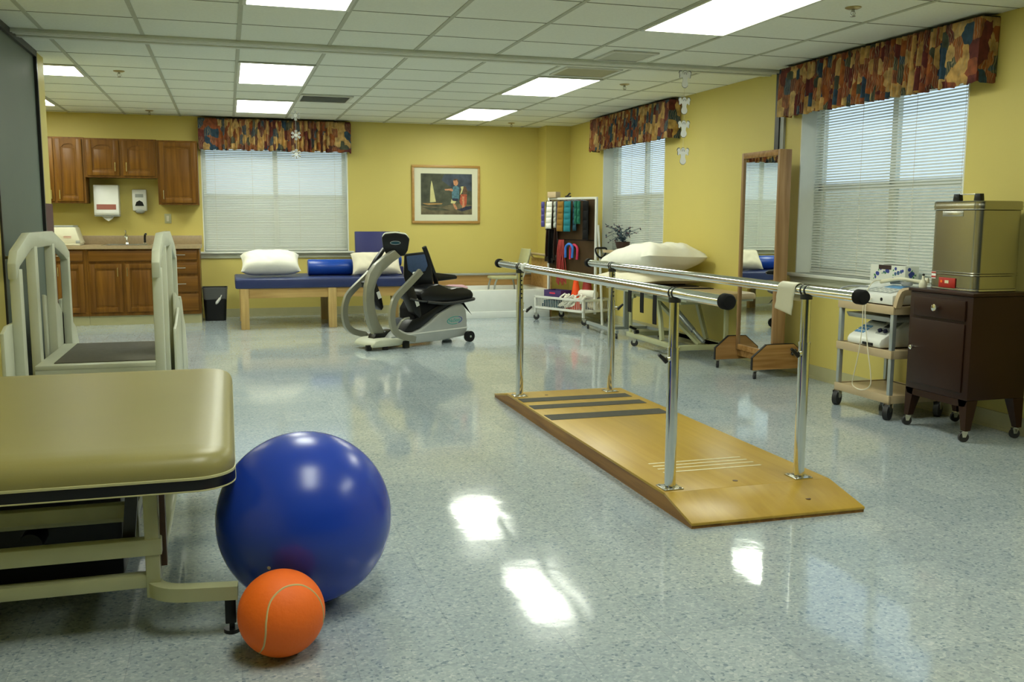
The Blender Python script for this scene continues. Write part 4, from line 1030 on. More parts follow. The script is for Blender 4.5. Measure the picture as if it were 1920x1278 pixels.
# ================================================================== BALLS
BR, BC = 0.2765, (0.209, 3.012)
s = thing('exercise_ball', 'large blue exercise ball touching the padded table corner', 'ball', (BC[0], BC[1], 0))
part('ball_skin', MB().sphere((BC[0], BC[1], BR), BR, 64, 40), s, 'ball_blue')
c_ = Vector((BC[0], BC[1], BR)); fw = (Vector((0, 0, 1.235))-c_).normalized(); rg = -(Vector((0, 0, 1)).cross(fw).normalized()); rg = rg if rg.x > 0 else -rg
d = (fw*0.757+rg*-0.38+fw.cross(rg).normalized()*(0.50 if fw.cross(rg).z < 0 else -0.50)).normalized(); part('air_plug', MB().cyl(c_+d*(BR-0.003), c_+d*(BR+0.0015), 0.0055, n=12), s, 'w_grey')
OR_, OC = 0.1217, (0.112, 2.639)
s = thing('playground_ball', 'small orange ball with a curved pale seam in front of the blue ball', 'ball', (OC[0], OC[1], 0))
part('ball_skin', MB().sphere((OC[0], OC[1], OR_), OR_, 56, 36), s, 'ball_orange')
c_ = Vector((OC[0], OC[1], OR_))
fw = (Vector((0, 0, 1.235))-c_).normalized(); rg = Vector((0, 0, 1)).cross(fw).normalized(); upv = fw.cross(rg)
if rg.x < 0: rg = -rg
if upv.z < 0: upv = -upv
pts = []
seam = [(-0.52, -0.84), (-0.42, -0.72), (-0.36, -0.45), (-0.335, -0.15), (-0.24, 0.25), (0.0, 0.50), (0.25, 0.58), (0.50, 0.55), (0.74, 0.38), (0.90, 0.12), (0.945, -0.15), (0.93, -0.30)]
for a, b in seam:
    k = math.sqrt(max(0.0, 1-a*a-b*b)); pts.append(c_+(rg*a+upv*b+fw*k).normalized()*(OR_-0.0008))
m = MB(); m.tube(pts, 0.0030, 6, res=6)
for i, p in enumerate(m.v): pass
part('seam_line', m, s, 'ball_line')

# ================================================================== TREATMENT TABLE (foreground)
TX0, TX1, TY0, TY1 = -1.22, 0.0, 2.755, 4.42
s = thing('treatment_table', 'large olive padded treatment table on a cream steel frame at lower left', 'table', ((TX0+TX1)/2, (TY0+TY1)/2, 0))
def slab(x0, x1, y0, y1, r, prof):
    """rounded slab from (inset, z) rings, closed top and bottom"""
    m = MB(); vs = []; n = 0
    for (ins, z) in prof:
        P = rrect(x0+ins, x1-ins, y0+ins, y1-ins, max(0.002, r-ins), 10); n = len(P); vs += [(p[0], p[1], z) for p in P]
    m.add(vs, [[j*n+i, j*n+(i+1) % n, (j+1)*n+(i+1) % n, (j+1)*n+i] for j in range(len(prof)-1) for i in range(n)], True)
    m.add(vs[:n], [list(range(n))]); m.add(vs[-n:], [list(range(n))], True); return m
part('pad', slab(TX0, TX1, TY0, TY1, 0.12, [(0.002, 0.500), (0.0, 0.512), (0.002, 0.528), (0.008, 0.544), (0.020, 0.556), (0.040, 0.564), (0.075, 0.569), (0.13, 0.571)]), s, 'vinyl_olive')
part('piping', slab(TX0-0.001, TX1+0.001, TY0-0.001, TY1+0.001, 0.12, [(0.002, 0.4925), (0.0, 0.4935), (0.0, 0.500), (0.002, 0.501)]), s, 'vinyl_piping')
part('board_edge', slab(TX0, TX1, TY0, TY1, 0.12, [(0.001, 0.462), (0.0, 0.464), (0.0, 0.492), (0.001, 0.4925)]), s, 'black_plastic')
part('edge_trim', slab(TX0-0.001, TX1+0.001, TY0-0.001, TY1+0.001, 0.12, [(0.003, 0.458), (0.0, 0.4595), (0.0, 0.4625), (0.003, 0.4635)]), s, 'vinyl_piping')
def bars(L, th=0.004):
    m = MB()
    for b in L: m.box(*b, th)
    return m
part('upper_frame', bars([(-1.05, -0.285, 2.965, 3.005, 0.335, 0.378), (-0.322, -0.285, 2.965, 3.005, 0.262, 0.336), (-1.05, -0.285, 4.18, 4.22, 0.335, 0.378), (-1.05, -1.01, 3.005, 4.18, 0.335, 0.378), (-0.322, -0.285, 3.005, 4.18, 0.335, 0.378)]), s, 'cream_metal')
part('inner_rail', bars([(-1.05, -0.325, 3.09, 3.13, 0.285, 0.315)]), s, 'cream_metal')
part('lift_beam', bars([(-1.12, -0.215, 2.85, 2.89, 0.250, 0.300)]), s, 'cream_metal')
part('leg', bars([(-0.262, -0.222, 2.855, 2.895, 0.12, 0.457)]), s, 'cream_metal')
part('leg', bars([(-0.262, -0.222, 4.10, 4.14, 0.12, 0.457)]), s, 'cream_metal')
part('leg', bars([(-1.12, -1.08, 2.855, 2.895, 0.12, 0.457)]), s, 'cream_metal')
part('leg', bars([(-1.12, -1.08, 4.10, 4.14, 0.12, 0.457)]), s, 'cream_metal')
part('scissor_arm', MB().prism([(-0.33, 0.26), (-0.295, 0.26), (-0.275, 0.455), (-0.31, 0.455)], 2.905, 2.925, 'XZ'), s, 'dark_metal')
part('guard_strip', MB().box(-0.2215, -0.205, 2.90, 2.94, 0.20, 0.457), s, 'cap_brown')
part('base_bar', bars([(-1.12, -0.225, 2.86, 2.90, 0.150, 0.190)]), s, 'cream_metal')
ft = part('foot_bar', MB().tube([(-0.245, 2.90, 0.148), (-0.235, 2.86, 0.146), (-0.20, 2.825, 0.144), (-0.15, 2.812, 0.142), (-0.08, 2.806, 0.14), (-0.005, 2.80, 0.138)], 0.02, res=4, flat=(0.040, 0.042)), s, 'cream_metal')
part('base_bar', bars([(-1.12, -0.225, 4.10, 4.14, 0.150, 0.190), ]), s, 'cream_metal')
part('side_bar', bars([(-0.262, -0.222, 2.90, 4.10, 0.150, 0.190)]), s, 'cream_metal')
part('side_bar', bars([(-1.12, -1.08, 2.90, 4.10, 0.150, 0.190)]), s, 'cream_metal')
part('motor_shade_box', MB().box(-1.0, -0.36, 3.25, 3.95, 0.05, 0.455, 0.02).cyl((-0.62, 3.14, 0.22), (-0.62, 3.25, 0.22), 0.035, n=16), s, 'black_plastic')  # motor housing enlarged into a black box standing in for under-table shade
for x, y in ((-0.025, 2.83), (-0.025, 4.14), (-1.10, 2.83), (-1.10, 4.14)):
    if x > -0.5 and y > 4: part('foot_bar', bars([(-0.222, 0.0, 4.10, 4.14, 0.120, 0.160)]), s, 'cream_metal')
    part('foot', MB().cyl((x, y, 0.0005), (x, y, 0.012), 0.024, n=16).cyl((x, y, 0.012), (x, y, 0.118 if x > -0.5 else 0.15), 0.008, n=8), s, 'black_plastic')
part('caster_block', MB().box(-0.044, -0.012, 2.816, 2.846, 0.03, 0.118, 0.003), s, 'black_plastic')

# ================================================================== TRAINING STEPS
s = thing('training_steps', 'cream painted wooden training steps with two railed sides behind the treatment table', 'training steps', (-0.74, 6.4, 0))
def rail_side(X, sgn, near_low, lean):
    th = 0.042; xa, xb = X-th/2, X+th/2
    def pz(poly, a, b, nm, mt='cream_paint'):
        return part(nm, MB().prism(poly, a, b, 'YZ', bev=0.004), s, mt)
    w = 0.085
    out = [(5.56, 0.985), (5.62, 1.05), (5.97, 1.140), (6.73, 1.140), (7.16, 1.055), (7.36, 0.985)]
    inn = [(7.36, 0.90), (7.13, 0.965), (6.70, 1.050), (6.02, 1.050), (5.66, 0.965), (5.56, 0.90)]
    pz(out+inn, xa, xb, 'handrail')
    for y in (5.61, 6.07, 6.66, 7.24):
        pz([(y, 0.0), (y+w, 0.0), (y+w, 1.06 if 6 < y < 6.7 else 0.95), (y, 1.06 if 6 < y < 6.7 else 0.95)], xa-0.004, xb+0.004, 'upright')
    # stepped skirt boards on the outside
    o0, o1 = (xb+0.004, xb+0.024) if sgn > 0 else (xa-0.024, xa-0.004)
    pz([(7.20, 0.0), (8.02, 0.0), (8.02, 0.13), (7.80, 0.40), (7.60, 0.48), (7.42, 0.62), (7.30, 0.66), (7.20, 0.66)], o0, o1, 'skirt_board')
    o2, o3 = (o1, o1+0.016) if sgn > 0 else (o0-0.016, o0)
    pz([(6.60, 0.0), (7.25, 0.0), (7.25, 0.56), (7.05, 0.66), (6.60, 0.74)], o0 if sgn > 0 else o0, o1, 'skirt_board')
    if sgn > 0: pz([(6.15, 0.0), (6.80, 0.0), (6.80, 0.60), (6.62, 0.64), (6.30, 0.56), (6.15, 0.55)], o2+0.0005, o3, 'skirt_board')
    if near_low: pz([(5.40, 0.0), (5.72, 0.0), (5.72, 0.66), (5.50, 0.66), (5.40, 0.63)], o0, o1, 'skirt_board')
rail_side(-1.10, -1, True, 0)
rail_side(-0.385, 1, False, 0)
part('landing', MB().box(-1.074, -0.411, 5.86, 6.88, 0.36, 0.388, 0.004).box(-1.074, -0.411, 5.86, 5.885, 0, 0.36).box(-1.074, -0.411, 6.855, 6.88, 0, 0.36), s, 'cream_paint')
part('landing_tread', MB().box(-0.985, -0.425, 5.93, 6.83, 0.389, 0.3935, 0.001), s, 'tread_rubber')
for ya, yb, z in ((5.56, 5.858, 0.19), (6.882, 7.18, 0.19)):
    st = part('step', MB().box(-1.074, -0.411, ya, yb, z-0.025, z, 0.003).box(-1.074, -0.411, (ya if ya < 6 else yb-0.02), (ya+0.02 if ya < 6 else yb), 0, z-0.025), s, 'cream_paint')
    part('step_tread', MB().box(-0.985, -0.425, ya+0.03, yb-0.03, z+0.0005, z+0.004, 0.001), st, 'tread_rubber')

# ================================================================== RECUMBENT STEPPER (local frame: x towards the rear, y to its far side)
st = thing('exercise_stepper', 'grey recumbent stepping machine with curved arms and a black swivel seat', 'exercise machine', (1.42, 8.95, 0), R(25))
LP = dict(local=True)
def sh(poly, a, b, nm, mt, bev=0.01, par=None): return part(nm, MB().prism(poly, a, b, 'XZ', bev=bev), par or st, mt, local=True)
low = [(-0.05, 0.035), (0.14, 0.03), (0.53, 0.035), (0.86, 0.06), (0.89, 0.12), (0.885, 0.22), (0.875, 0.31), (0.84, 0.375), (0.78, 0.395), (0.70, 0.375), (0.53, 0.30), (0.42, 0.225), (0.31, 0.165), (0.22, 0.14), (0.14, 0.145), (0.06, 0.185), (0.0, 0.15), (-0.06, 0.09)]
body = sh(low, -0.15, 0.15, 'housing', 'silver_plastic', 0.016)
sh([(-0.04, 0.115), (0.885, 0.135), (0.885, 0.148), (-0.04, 0.125)], -0.1535, -0.149, 'housing_seam', 'white_metal', 0.001, body)
# dark recess along the top of the housing
sh([(0.12, 0.155), (0.22, 0.15), (0.31, 0.178), (0.42, 0.24), (0.53, 0.315), (0.70, 0.39), (0.78, 0.41), (0.84, 0.40), (0.875, 0.355), (0.80, 0.43), (0.60, 0.42), (0.40, 0.32), (0.22, 0.26)], -0.135, 0.135, 'track_cover', 'black_plastic', 0.008)
fb = MB(); fb.prism([(-0.25, 0.028), (0.05, 0.028), (0.14, 0.05), (0.13, 0.10), (0.0, 0.105), (-0.16, 0.105), (-0.22, 0.09), (-0.255, 0.06)], -0.17, 0.17, 'XZ', bev=0.022)
part('front_foot', fb, st, 'cream_paint', local=True)
part('leveller', MB().box(-0.29, -0.24, -0.13, -0.09, 0.004, 0.055, 0.006), st, 'black_plastic', local=True)
part('leveller', MB().cyl((-0.1, -0.14, 0.0), (-0.1, -0.14, 0.03), 0.03, n=14), st, 'black_plastic', local=True)
part('leveller', MB().cyl((-0.1, 0.14, 0.0), (-0.1, 0.14, 0.03), 0.03, n=14), st, 'black_plastic', local=True)
sh([(-0.175, 0.085), (-0.145, 0.145), (-0.05, 0.145), (-0.02, 0.165), (0.05, 0.175), (0.07, 0.15), (-0.02, 0.10), (-0.08, 0.085)], -0.055, 0.055, 'column_collar', 'black_plastic', 0.006)
colL = [(-0.145, 0.13), (-0.195, 0.24), (-0.225, 0.36), (-0.232, 0.48), (-0.222, 0.60), (-0.185, 0.72), (-0.115, 0.80), (-0.02, 0.865), (0.10, 0.93)]
colR = [(0.175, 0.865), (0.08, 0.815), (-0.03, 0.735), (-0.10, 0.655), (-0.135, 0.56), (-0.138, 0.46), (-0.125, 0.36), (-0.10, 0.27), (-0.02, 0.14)]
col = sh(colL+colR, -0.032, 0.032, 'column', 'stepper_paint', 0.008)
# console
cs = MB(); P = [(-0.128, 0.07), (-0.10, 0.105), (0.0, 0.115), (0.10, 0.10), (0.135, 0.055), (0.118, -0.06), (0.085, -0.115), (0.0, -0.12), (-0.085, -0.105), (-0.118, -0.03)]
MC = Matrix.Translation((0.12, -0.01, 0.985)) @ Matrix.Rotation(R(-34), 4, 'Z') @ Matrix.Rotation(R(18), 4, 'X')
cs.prism(P, 0.0, 0.05, 'XZ', bev=0.018); cs.xf(MC); cso = part('console', cs, st, 'cream_paint', local=True)
part('console_back', MB().prism([(p[0]*1.0, p[1]*1.0) for p in P], -0.022, 0.004, 'XZ', bev=0.010).xf(MC), cso, 'black_plastic', local=True)
part('badge', MB().prism([(0.048*math.cos(2*PI*i/20), 0.02+0.017*math.sin(2*PI*i/20)) for i in range(20)], -0.0245, -0.0222, 'XZ').xf(MC), cso, 'w_dteal', local=True)
part('badge_ring', MB().tube([(0.048*math.cos(2*PI*i/24), -0.0235, 0.02+0.017*math.sin(2*PI*i/24)) for i in range(24)], 0.0022, 6, close=True).xf(MC), cso, 'aluminium', local=True)
def txt(body_, size, mtx, mname, parent, name='lettering', local=False, ext=0.0006):
    cu = bpy.data.curves.new('lettering_source', 'FONT'); cu.body = body_; cu.size = size; cu.extrude = ext; cu.align_x = 'CENTER'; cu.align_y = 'CENTER'
    to = bpy.data.objects.new('lettering_source', cu); COL.objects.link(to)
    bpy.context.view_layer.update()
    me = bpy.data.meshes.new_from_object(to.evaluated_get(bpy.context.evaluated_depsgraph_get()))
    m = MB(); m.add([mtx @ v.co for v in me.vertices], [list(p.vertices) for p in me.polygons])
    bpy.data.objects.remove(to); bpy.data.curves.remove(cu); bpy.data.meshes.remove(me)
    return part(name, m, parent, mname, local=local)
def XZ(x, y, z, tilt=0): return Matrix.Translation((x, y, z)) @ Matrix.Rotation(R(90), 4, 'X') @ Matrix.Rotation(R(tilt), 4, 'Z')
# badge on the housing flank
lx, lz = 0.725, 0.225
lg = MB(); lg.use('logo_teal').tube([(lx+0.092*math.cos(R(a)), -0.1515, lz+0.036*math.sin(R(a))+0.006*math.cos(R(a))) for a in range(60, 300, 12)], 0.0032, 6)
lg.use('logo_blue').tube([(lx+0.092*math.cos(R(a)), -0.1515, lz+0.036*math.sin(R(a))+0.006*math.cos(R(a))) for a in range(-60, 61, 12)], 0.0032, 6)
part('badge_ring', lg, body, local=True)
txt('NuStep', 0.050, XZ(lx, -0.1515, lz, 3), 'logo_teal', body, local=True)
# arm levers
def arm(v, dx):
    p = [(0.215+dx, 0.735), (0.10+dx, 0.64), (-0.055+dx, 0.515), (-0.100+dx, 0.44), (-0.118+dx, 0.36), (-0.115+dx, 0.27), (-0.085+dx, 0.19), (-0.02+dx, 0.140), (0.06+dx, 0.115), (0.14+dx, 0.095)]
    o = part('arm_lever', MB().tube([(a, v, z) for a, z in p], 0.02, res=4, flat=(0.038, 0.056)), st, 'stepper_paint', local=True)
    part('arm_joint', MB().cyl((0.13+dx, v*0.98, 0.10), (0.13+dx, v*0.5, 0.10), 0.028, n=16), o, 'steel', local=True)
    part('hand_grip', MB().tube([(0.205+dx, v*0.96, 0.725), (0.215+dx, v*0.86, 0.72), (0.21+dx, v*0.62, 0.71)], 0.013, 10, res=3), o, 'white_metal', local=True)
arm(-0.285, 0.0); arm(0.285, -0.155)
# foot plates
for v, ux, uz in ((-0.13, 0.20, 0.43), (0.13, -0.06, 0.50)):
    MF = Matrix.Translation((ux, v, uz)) @ Matrix.Rotation(R(-20), 4, 'Y')
    o = part('foot_plate', MB().prism([(-0.05, 0.15), (0.06, 0.15), (0.065, -0.05), (0.05, -0.15), (0.015, -0.17), (-0.02, -0.10)], -0.055, 0.055, 'XZ', bev=0.012).xf(MF), st, 'black_plastic', local=True)
    part('label_patch', MB().box(0.02, 0.058, -0.0575, -0.0552, -0.05, 0.02).xf(MF), o, 'white_plastic', local=True)
    part('pedal_link', MB().tube([(ux-0.01, v, uz-0.15), (ux-0.09, v*0.9, 0.26), (0.03, v*0.8, 0.13)], 0.012, 8, res=3), o, 'stepper_paint', local=True)
# seat, rail and back
seat_ = MB(); n = 18; vs = []; 
prof_ = [(0.27, 0.49), (0.31, 0.55), (0.38, 0.585), (0.50, 0.600), (0.57, 0.575), (0.64, 0.545), (0.72, 0.555), (0.80, 0.555), (0.90, 0.525), (0.94, 0.485), (0.93, 0.435), (0.88, 0.42), (0.60, 0.41), (0.40, 0.42), (0.30, 0.435)]
seat = part('seat', MB().prism(prof_, -0.20, 0.19, 'XZ', bev=0.028), st, 'black_plastic', local=True)
part('seat_frame', MB().tube([(0.36, -0.19, 0.43), (0.60, -0.215, 0.405), (0.90, -0.21, 0.425), (0.955, -0.13, 0.43), (0.955, 0.10, 0.43), (0.88, 0.19, 0.425)], 0.015, 10, res=4), st, 'dark_metal', local=True)
part('seat_lever', MB().tube([(0.62, -0.13, 0.42), (0.30, -0.20, 0.44), (0.14, -0.22, 0.475)], 0.010, 8, res=4), st, 'dark_metal', local=True)
part('carriage', MB().prism([(0.24, 0.22), (0.45, 0.28), (0.84, 0.38), (0.86, 0.42), (0.30, 0.45), (0.24, 0.36)], -0.125, 0.11, 'XZ', bev=0.01), st, 'black_matte', local=True)
MBk = Matrix.Translation((0.40, 0.0, 0.735)) @ Matrix.Rotation(R(-10), 4, 'Y') @ Matrix.Rotation(R(42), 4, 'Z')
bk = part('backrest', MB().prism([(-0.115, -0.20), (0.14, -0.20), (0.16, -0.05), (0.12, 0.165), (-0.11, 0.165), (-0.135, 0.06), (-0.13, -0.08)], -0.025, 0.025, 'YZ', bev=0.02).xf(MBk), st, 'black_plastic', local=True)
part('back_cushion', MB().prism([(-0.07, -0.02), (0.06, -0.03), (0.10, 0.01), (0.095, 0.145), (-0.09, 0.145), (-0.10, 0.03)], -0.036, -0.024, 'YZ', bev=0.008).xf(MBk), bk, 'mesh_blue', local=True)
part('back_post', MB().tube([(0.40, -0.09, 0.955), (0.44, -0.09, 0.87), (0.49, -0.085, 0.76), (0.55, -0.06, 0.66), (0.60, -0.02, 0.57)], 0.024, 10, res=4), st, 'black_plastic', local=True)
part('armrest', MB().prism([(0.60, 0.600), (0.72, 0.595), (0.98, 0.610), (0.99, 0.635), (0.96, 0.655), (0.72, 0.685), (0.60, 0.69)], 0.13, 0.21, 'XZ', bev=0.012), st, 'black_plastic', local=True)
part('armrest', MB().prism([(-0.06, 0.73), (0.02, 0.84), (0.12, 0.95), (0.15, 0.96), (0.14, 0.93), (0.05, 0.81), (-0.02, 0.72)], 0.17, 0.22, 'XZ', bev=0.010), st, 'black_plastic', local=True)
for v in (-0.185, 0.185):
    w = part('transport_wheel', MB().cyl((0.885, v-0.02, 0.055), (0.885, v+0.02, 0.055), 0.055, n=24), st, 'black_plastic', local=True)
    part('axle', MB().cyl((0.885, v*0.75, 0.055), (0.885, v+0.024*(1 if v > 0 else -1), 0.055), 0.012, n=10), w, 'steel', local=True)
part('crossbar', MB().cyl((0.12, -0.17, 0.045), (0.12, 0.17, 0.045), 0.022, n=12).box(0.08, 0.14, -0.2, -0.16, 0.003, 0.07, 0.006), st, 'black_plastic', local=True)

# ================================================================== ROLLING WEIGHT RACK (local frame: x along its front, y to its back)
RA = Vector((3.60, 10.99, 0)); RANG = math.atan2(-0.79, 0.34)
rk = thing('weight_rack', 'white rolling rack with a dark brown board hung with exercise weights', 'rack', RA, RANG)
def rp(name, mb, mt=None, par=None): return part(name, mb, par or rk, mt, local=True)
RL, RD, RB = 0.84, 0.42, 0.20      # length, depth, where the board stands
tb = 0.013
def fr(L):
    m = MB()
    for a, b in L:
        a = Vector(a); b = Vector(b); lo = Vector((min(a.x, b.x), min(a.y, b.y), min(a.z, b.z)))-Vector((tb, tb, tb)); hi = Vector((max(a.x, b.x), max(a.y, b.y), max(a.z, b.z)))+Vector((tb, tb, tb))
        m.box(lo.x, hi.x, lo.y, hi.y, lo.z, hi.z, 0.002)
    return m
rp('post', fr([((tb, RB, 0.13), (tb, RB, 1.47))]), 'white_metal'); rp('post', fr([((RL-tb, RB, 0.13), (RL-tb, RB, 1.47))]), 'white_metal')
rp('top_rail', fr([((3*tb, RB, 1.47), (RL-3*tb, RB, 1.47))]), 'white_metal'); rp('cross_rail', fr([((3*tb, RB, 0.55), (RL-3*tb, RB, 0.55))]), 'white_metal')
rp('board', MB().box(0.028, RL-0.028, RB-0.006, RB+0.006, 0.565, 1.455), 'pegboard')
rp('board_seam', MB().box(0.03, RL-0.03, RB-0.009, RB-0.006, 0.975, 0.985), 'black_matte')
rp('base_frame', fr([((0, 0, 0.285), (RL, 0, 0.285)), ((0, RD, 0.285), (RL, RD, 0.285)), ((0, 2*tb, 0.285), (0, RD-2*tb, 0.285)), ((RL, 2*tb, 0.285), (RL, RD-2*tb, 0.285)), ((0, 0, 0.155), (RL, 0, 0.155)), ((0, RD, 0.155), (RL, RD, 0.155)), ((0, 2*tb, 0.155), (0, RD-2*tb, 0.155)), ((RL, 2*tb, 0.155), (RL, RD-2*tb, 0.155))]), 'white_metal')
for x, y in ((0, 0), (RL, 0), (0, RD), (RL, RD)):
    rp('corner_post', MB().box(x-tb, x+tb, y-tb, y+tb, 0.085, 0.30, 0.002), 'white_metal')
    caster(rk, x, y, 0.085, 0.036, 0.6, local=True)
m = MB()
for i in range(1, 28): m.cyl((RL*i/28, 0, 0.168), (RL*i/28, 0, 0.272), 0.0025, n=5)
for i in range(1, 13): m.cyl((0, RD*i/13, 0.168), (0, RD*i/13, 0.272), 0.0025, n=5); m.cyl((RL, RD*i/13, 0.168), (RL, RD*i/13, 0.272), 0.0025, n=5)
rp('basket_wires', m, 'white_metal')
rp('basket_floor', MB().box(tb, RL-tb, tb, RD-tb, 0.150, 0.156), 'white_metal')
pegx = [0.0+0.02, 0.10, 0.25, 0.39, 0.55, 0.69, 0.76]
for x in (0.06, 0.12, 0.20, 0.30, 0.41, 0.48, 0.56, 0.60, 0.70):
    rp('hook', MB().cyl((x, RB-0.006, 1.435), (x, RB-0.13, 1.445), 0.003, n=6), 'steel')
RM = Matrix.Translation(RA) @ Matrix.Rotation(RANG, 4, 'Z')
def on_rack(name, label, cat, mb, mt, at, group=None):
    """a thing of its own placed in the rack's frame; mesh given around its hanging point"""
    w = RM @ Vector(at); o = part(name, mb, None, mt, w, RANG, local=True); o.location = w
    return tag(o, label, cat, group)
def weight(x, w, zb, segs, mt, label, yoff=-0.035, tilt=0.0, name='hanging_weight'):
    """quilted strap weight with puffed pockets"""
    H = 1.435-zb; n = segs*6; vs = []; m = MB(); nx = 6
    for i in range(n+1):
        t = i/n; q = abs(math.sin(PI*t*segs))**0.5
        for s in (1, -1):
            for k in range(nx+1):
                u = -1+2*k/nx; th = 0.004+0.014*q*(1-u**4)
                vs.append((u*w/2+tilt*t, s*th, -H*t))
    W2 = 2*(nx+1); fs = []
    for i in range(n):
        a, b = i*W2, (i+1)*W2
        for k in range(nx): fs.append([a+k, b+k, b+k+1, a+k+1]); fs.append([a+nx+1+k, a+nx+2+k, b+nx+2+k, b+nx+1+k])
        fs.append([a+nx, b+nx, b+2*nx+1, a+2*nx+1]); fs.append([a, a+nx+1, b+nx+1, b])
    fs.append(list(range(nx+1))+list(range(2*nx+1, nx, -1)))
    m.add(vs, fs, True)
    root = thing(name, label, 'ankle weight', RM @ Vector((x, RB+yoff-0.04, 1.435)), RANG, 'strap weights hanging on the rack')
    part('pockets', m, root, mt, local=True)
    part('grommet', MB().cyl((0, -0.006, -0.015), (0, -0.0045, -0.015), 0.009, n=10), root, 'black_matte', local=True)
    return root
weight(-0.012, 0.055, 1.13, 4, 'w_purple', 'purple strap weight hanging at the left edge of the rack', -0.04)
weight(0.048, 0.060, 1.09, 4, 'black_matte', 'black strap weight between the purple and white ones', -0.02)
weight(0.118, 0.095, 1.11, 5, 'w_white', 'white quilted strap weight hanging near the left of the rack', -0.05, -0.02)
weight(0.185, 0.045, 1.12, 5, 'w_grey', 'pale grey strap weight behind the white one', -0.02)
weight(0.235, 0.055, 1.10, 4, 'w_navy', 'dark navy strap weight between the white and gold ones', -0.02)
weight(0.315, 0.105, 1.08, 5, 'w_gold', 'mustard gold strap weight hanging in the middle of the rack', -0.05, -0.015)
weight(0.435, 0.110, 1.08, 5, 'w_teal', 'bright teal strap weight hanging in the middle of the rack', -0.05, -0.01)
weight(0.515, 0.055, 1.09, 5, 'w_dteal', 'dark teal strap weight right behind the bright teal one', -0.01)
weight(0.575, 0.036, 1.17, 3, 'w_green', 'narrow green strap weight, left of the green pair', -0.05)
weight(0.625, 0.048, 1.17, 3, 'w_green', 'narrow green strap weight, right of the green pair', -0.05)
weight(0.710, 0.090, 0.99, 4, 'black_matte', 'long black strap weight at the right end of the rack', -0.02)
weight(0.665, 0.045, 1.03, 4, 'black_matte', 'narrow black strap weight right of the green pair', 0.01)
m = MB()
for i in range(16):
    x = -0.07+0.14*i/15; m.tube([(x*0.6, 0.0, 0.0), (x*0.9, 0.012*math.sin(i*2.1)-0.01, -0.16), (x+0.012*math.sin(i*1.3), 0.015*math.cos(i*1.7)-0.01, -0.33), (x*1.15, 0.01*math.sin(i), -0.52-0.03*math.sin(i*2.7))], 0.0052, 6, res=3)
o = on_rack('resistance_tubing', 'hanging bundle of dull red resistance tubing on the rack board', 'resistance bands', m, 'rubber_red', (0.29, RB-0.05, 0.98)); o['kind'] = 'stuff'
m = MB()
for i in range(4): m.tube([(0.008*i-0.012, 0.0, 0.0), (0.012*i-0.02, 0.01*i, -0.12), (0.010*i-0.02, 0, -0.22-0.02*i)], 0.006, 6, res=3)
on_rack('resistance_band', 'dark green resistance band left of the red tubing', 'resistance band', m, 'rubber_green', (0.205, RB-0.04, 0.985))
def shoe(r, w, l, y): 
    P = [(-r, y, -l)]+[(r*math.cos(PI-PI*i/10), y, r*math.sin(PI*i/10)) for i in range(11)]+[(r*0.85, y, -l)]
    return P
m = MB(); m.tube(shoe(0.062, 0.03, 0.10, 0.0), 0.015, 8, res=2)
on_rack('foam_loop', 'light blue foam horseshoe loop hanging on the rack board', 'foam loop', m, 'foam_blue', (0.455, RB-0.075, 0.87))
m = MB(); m.tube(shoe(0.062, 0.03, 0.11, 0.0), 0.015, 8, res=2)
on_rack('foam_loop', 'pink foam horseshoe loop hanging behind the blue one', 'foam loop', m, 'foam_pink', (0.495, RB-0.035, 0.86))
# dark belts at the left
for i, (x, zt, zb, w, mt, lab) in enumerate(((0.045, 1.12, 0.72, 0.05, 'leather_brown', 'brown gait belt hanging at the far left of the rack board'), (0.115, 1.10, 0.70, 0.085, 'black_matte', 'wide black gait belt hanging beside the brown one'), (0.195, 1.12, 0.74, 0.06, 'leather_brown', 'brown gait belt right of the wide black belt'))):
    L = zt-zb; m = MB(); m.tube([(0, 0, 0), (0.006, -0.02, -L*0.4), (-0.004, -0.015, -L*0.8), (0.0, 0.0, -L), (0.01, 0.016, -L*0.7), (0, 0.012, -0.01)], 0.01, res=4, flat=(w, 0.008))
    for k in range(len(m.v)): pass
    root = thing('gait_belt', lab, 'belt', RM @ Vector((x, RB-0.045, zt)), RANG, 'gait belts hanging on the rack')
    part('webbing', m, root, mt, local=True)
    part('buckle', MB().box(-w/2-0.006, w/2+0.006, -0.028, -0.016, -L-0.01, -L+0.05, 0.004), root, 'black_plastic', local=True)
# on top of and inside the rack
on_rack('cardboard_box', 'small cream box standing on top of the rack', 'box', MB().box(0, 0.15, -0.04, 0.04, 0, 0.068, 0.003), 'tan_plastic', (0.02, RB, 1.485))
on_rack('hand_gripper', 'small black hand gripper lying on top of the rack', 'gripper', MB().tube([(0, 0, 0.008), (0.04, 0, 0.02), (0.07, 0, 0.045), (0.085, 0, 0.04)], 0.009, 8, res=3).cyl((0.0, 0, 0.01), (0.09, 0, 0.010), 0.009, n=8), 'black_plastic', (0.30, RB, 1.484))
cr = thing('storage_crate', 'open purple plastic crate in the rack basket', 'crate', RM @ Vector((0.22, 0.17, 0.265)), RANG)
m = MB(); m.box(-0.15, 0.15, -0.095, 0.095, 0, 0.008); m.box(-0.15, 0.15, -0.095, -0.088, 0.008, 0.105); m.box(-0.15, 0.15, 0.088, 0.095, 0.008, 0.105); m.box(-0.15, -0.143, -0.088, 0.088, 0.008, 0.105); m.box(0.143, 0.15, -0.088, 0.088, 0.008, 0.105)
part('walls', m, cr, 'crate_purple', local=True)
part('handhold', MB().box(-0.05, 0.05, -0.0975, -0.0952, 0.06, 0.08, 0.0008), cr, 'foam_pink', local=True)
m = MB()
for i in range(6): m.cyl((0.0+0.05*i, -0.09, 0.028), (0.0+0.05*i, 0.09, 0.028), 0.022, n=12)
